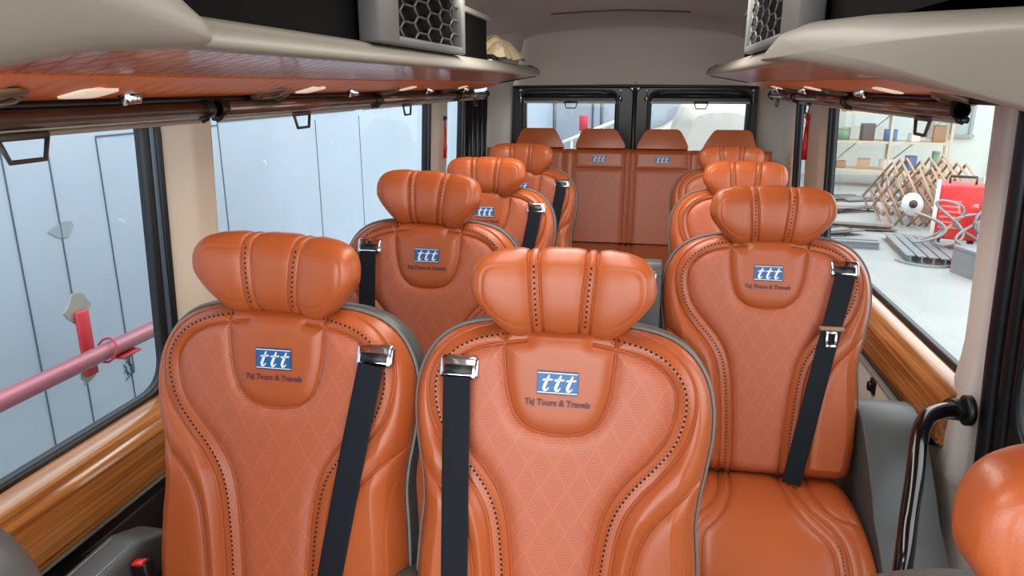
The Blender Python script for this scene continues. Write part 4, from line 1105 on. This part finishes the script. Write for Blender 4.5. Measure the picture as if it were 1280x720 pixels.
# heap of bare seat frames
FR = mat('frame_rusty', (160, 132, 108), .6, var=.3, bscale=30)
def frame_mb():
    mb = MB()
    mb.tube([(-.3, 0, 0), (.3, 0, 0), (.3, 0, .95), (-.3, 0, .95)], .024, FR, 6, closed=True)
    for z in (.22, .46, .70): mb.tube([(-.3, 0, z), (.3, 0, z)], .018, FR, 6)
    mb.tube([(-.3, 0, .22), (.3, 0, .46)], .014, FR, 6)
    return mb
fm = frame_mb().build('seat_frame').data; first = [o for o in bpy.data.objects if o.data == fm][0]
wd = ['first', 'second', 'third', 'fourth', 'fifth', 'sixth', 'seventh']
for k in range(14):
    o = first if k == 0 else first.copy()
    if k: COL.objects.link(o)
    row = k//7; i = k % 7
    o.location = (3.72+.16*i+.1*row, 12.4+1.0*row, GZ+.02); o.rotation_euler = (math.radians(random.uniform(-3, 3)), math.radians(46+random.uniform(-4, 4)-2*i), math.radians(-72+random.uniform(-3, 3)))
    tag(o, f'rusty ladder-like seat frame, {wd[i]} from the storage rack in the {"near" if row == 0 else "far"} leaning row', 'seat frame', 'leaning rusty seat frames')
# red machines on the floor
def machine(x, y, label, w=.50):
    root = empty('welding_machine', (x, y, GZ+.0), math.radians(-20), label, 'welding machine', 'red welding machines')
    rd = mat('machine_red', (206, 32, 36), .4)
    mb = MB(); mb.box((0, 0, .50), (w, .5, .72), rd, .03, 3); mb.build('housing', root)
    mb = MB()
    for i in range(6): mb.box((-.1+.0*i, -.252, .30+.07*i), (w*.45, .006, .02), mat('louvre_pale', (224, 120, 116), .5))
    mb.build('louvres', root)
    mb = MB(); mb.box((-w/2-.02, -.0, .5), (.05, .5, .74), mat('machine_white', (214, 216, 212), .5), .01, 2); mb.box((w/2+.02, -.0, .5), (.05, .5, .74), mat('machine_white', (214, 216, 212), .5), .01, 2); mb.build('side_panel', root)
    for sx in (-w*.38, w*.38):
        for sy in (-.2, .2):
            mb = MB(); mb.tube([(sx-.03, sy, .07), (sx+.03, sy, .07)], .07, BLACKP, 14); mb.build('wheel', root)
    mb = MB(); mb.tube([(-w*.3, 0, .86), (-w*.3, 0, .95), (w*.3, 0, .95), (w*.3, 0, .86)], .018, BLACKP, 8); mb.build('handle', root)
machine(4.12, 10.5, 'red welding machine with pale louvres, fully in view through the right window')
machine(4.86, 10.9, 'red welding machine at the right edge of the workshop window, cut by the pillar')
cb = mat('cable_grey', (128, 132, 130), .5)
for k in range(6):
    x = 3.62+.22*k; pts = []
    for i in range(26):
        t = i/25*math.pi*4; pts.append((x+.16*math.cos(t+k)+.02*i/25, 10.02-.02*k+.08*math.sin(t*.7), GZ+.14+(.55 if k % 2 else .38)*(.5+.5*math.sin(t*.5+k))))
    mb = MB(); mb.tube(catmull(pts, 3), .017, cb, 6)
    o = mb.build('welding_cable')
    tag(o, ['loose grey cable coil beside the left flank of the red machine', 'grey cable looped over the left edge of the red machine', 'grey cable hanging before the red machine front', 'grey cable draped over the right edge of the red machine', 'grey cable coil between the two red machines', 'grey cable coil before the second red machine'][k], 'cable', 'grey welding cables round the red machines')
mb = MB(); mb.tube([(0, 0, 0), (0, .02, 0)], .17, mat('disc_white', (200, 206, 202), .4), 28); mb.tube([(0, -.03, 0), (0, .03, 0)], .06, BLACKP, 16)
o = mb.build('cutting_disc'); o.location = (3.88, 11.5, GZ+.42); o.rotation_euler = (-.25, .3, .2); tag(o, 'round white disc leaning against the heap of frames', 'disc')
# steel sections on the floor
ST = mat('steel_section', (124, 130, 132), .45, .4)
def section_mb(L):
    mb = MB(); mb.prism([(-.05, 0), (.05, 0), (.05, .012), (.008, .012), (.008, .088), (.05, .088), (.05, .1), (-.05, .1), (-.05, .088), (-.008, .088), (-.008, .012), (-.05, .012)], 'y', -L/2, L/2, ST); return mb
sm_ = section_mb(1.5).build('steel_section').data; f0 = [o for o in bpy.data.objects if o.data == sm_][0]
for k in range(7):
    o = f0 if k == 0 else f0.copy()
    if k: COL.objects.link(o)
    if k < 5: o.location = (3.32+.115*k, 10.15-.05*k, GZ); o.rotation_euler = (0, 0, math.radians(-6)); lab = ['outermost on the rack side', 'second from the rack side', 'middle one', 'second from the bench side', 'outermost on the bench side'][k]+' of the steel beams laid side by side on the floor'
    else: o.location = (2.72+.02*(k-5), 10.2+.16*(k-5), GZ); o.scale = (1, .5, 1); o.rotation_euler = (0, 0, math.radians(84)); lab = ['grey steel beam lying crosswise on the floor, nearer the bus', 'grey steel beam lying crosswise on the floor, farther from the bus'][k-5]
    tag(o, lab, 'steel beam', 'steel beams on the workshop floor')
mb = MB(); mb.box((0, 0, .30), (.9, .5, .05), ST, .005, 1)
root = empty('steel_trough', (4.05, 8.9, GZ), math.radians(15), 'grey folded steel trough on the workshop floor below the red machine', 'trough'); mb.build('top_sheet', root)
mb = MB(); mb.box((-.43, 0, .14), (.03, .5, .28), ST); mb.box((.43, 0, .14), (.03, .5, .28), ST); mb.box((0, -.24, .16), (.86, .02, .24), ST); mb.build('side_sheet', root)
# flat scrap on the floor
for k, (x, y, w, d, rz, lab) in enumerate(((3.15, 13.2, 1.3, .5, .2, 'dark flat scrap sheet on the floor before the storage rack'), (3.3, 11.6, 1.2, .35, -.1, 'long grey scrap strip on the floor left of the white disc'),
        (2.75, 11.1, .9, .5, .3, 'dark scrap plate on the floor behind the right seat headrest'), (3.7, 14.6, 1.3, .4, .1, 'brown board on the floor under the storage rack'), (3.85, 9.7, .5, .25, .5, 'dark offcut on the floor before the red machine'))):
    mb = MB()
    for j in range(5): mb.box((random.uniform(-.3, .3)*w, random.uniform(-.3, .3)*d, .015+.018*j), (w*random.uniform(.4, .9), d*random.uniform(.25, .6), .016), mat('scrap_dark', (96, 92, 86), .6) if (j+k) % 2 else ST, 0, 1, Matrix.Rotation(random.uniform(-.3, .3), 3, 'Z'))
    o = mb.build('scrap_sheet'); o.location = (x, y, GZ); o.rotation_euler = (0, 0, rz); tag(o, lab, 'scrap metal', 'scrap on the workshop floor')
mb = MB(); mb.tube(catmull([(3.1, 9.5, GZ+.02), (3.25, 9.25, GZ+.02), (3.55, 9.2, GZ+.02), (3.8, 9.5, GZ+.02), (3.6, 9.8, GZ+.02)], 8), .012, cb, 6)
tag(mb.build('floor_cable'), 'thin grey cable curling on the workshop floor near the steel beams', 'cable')
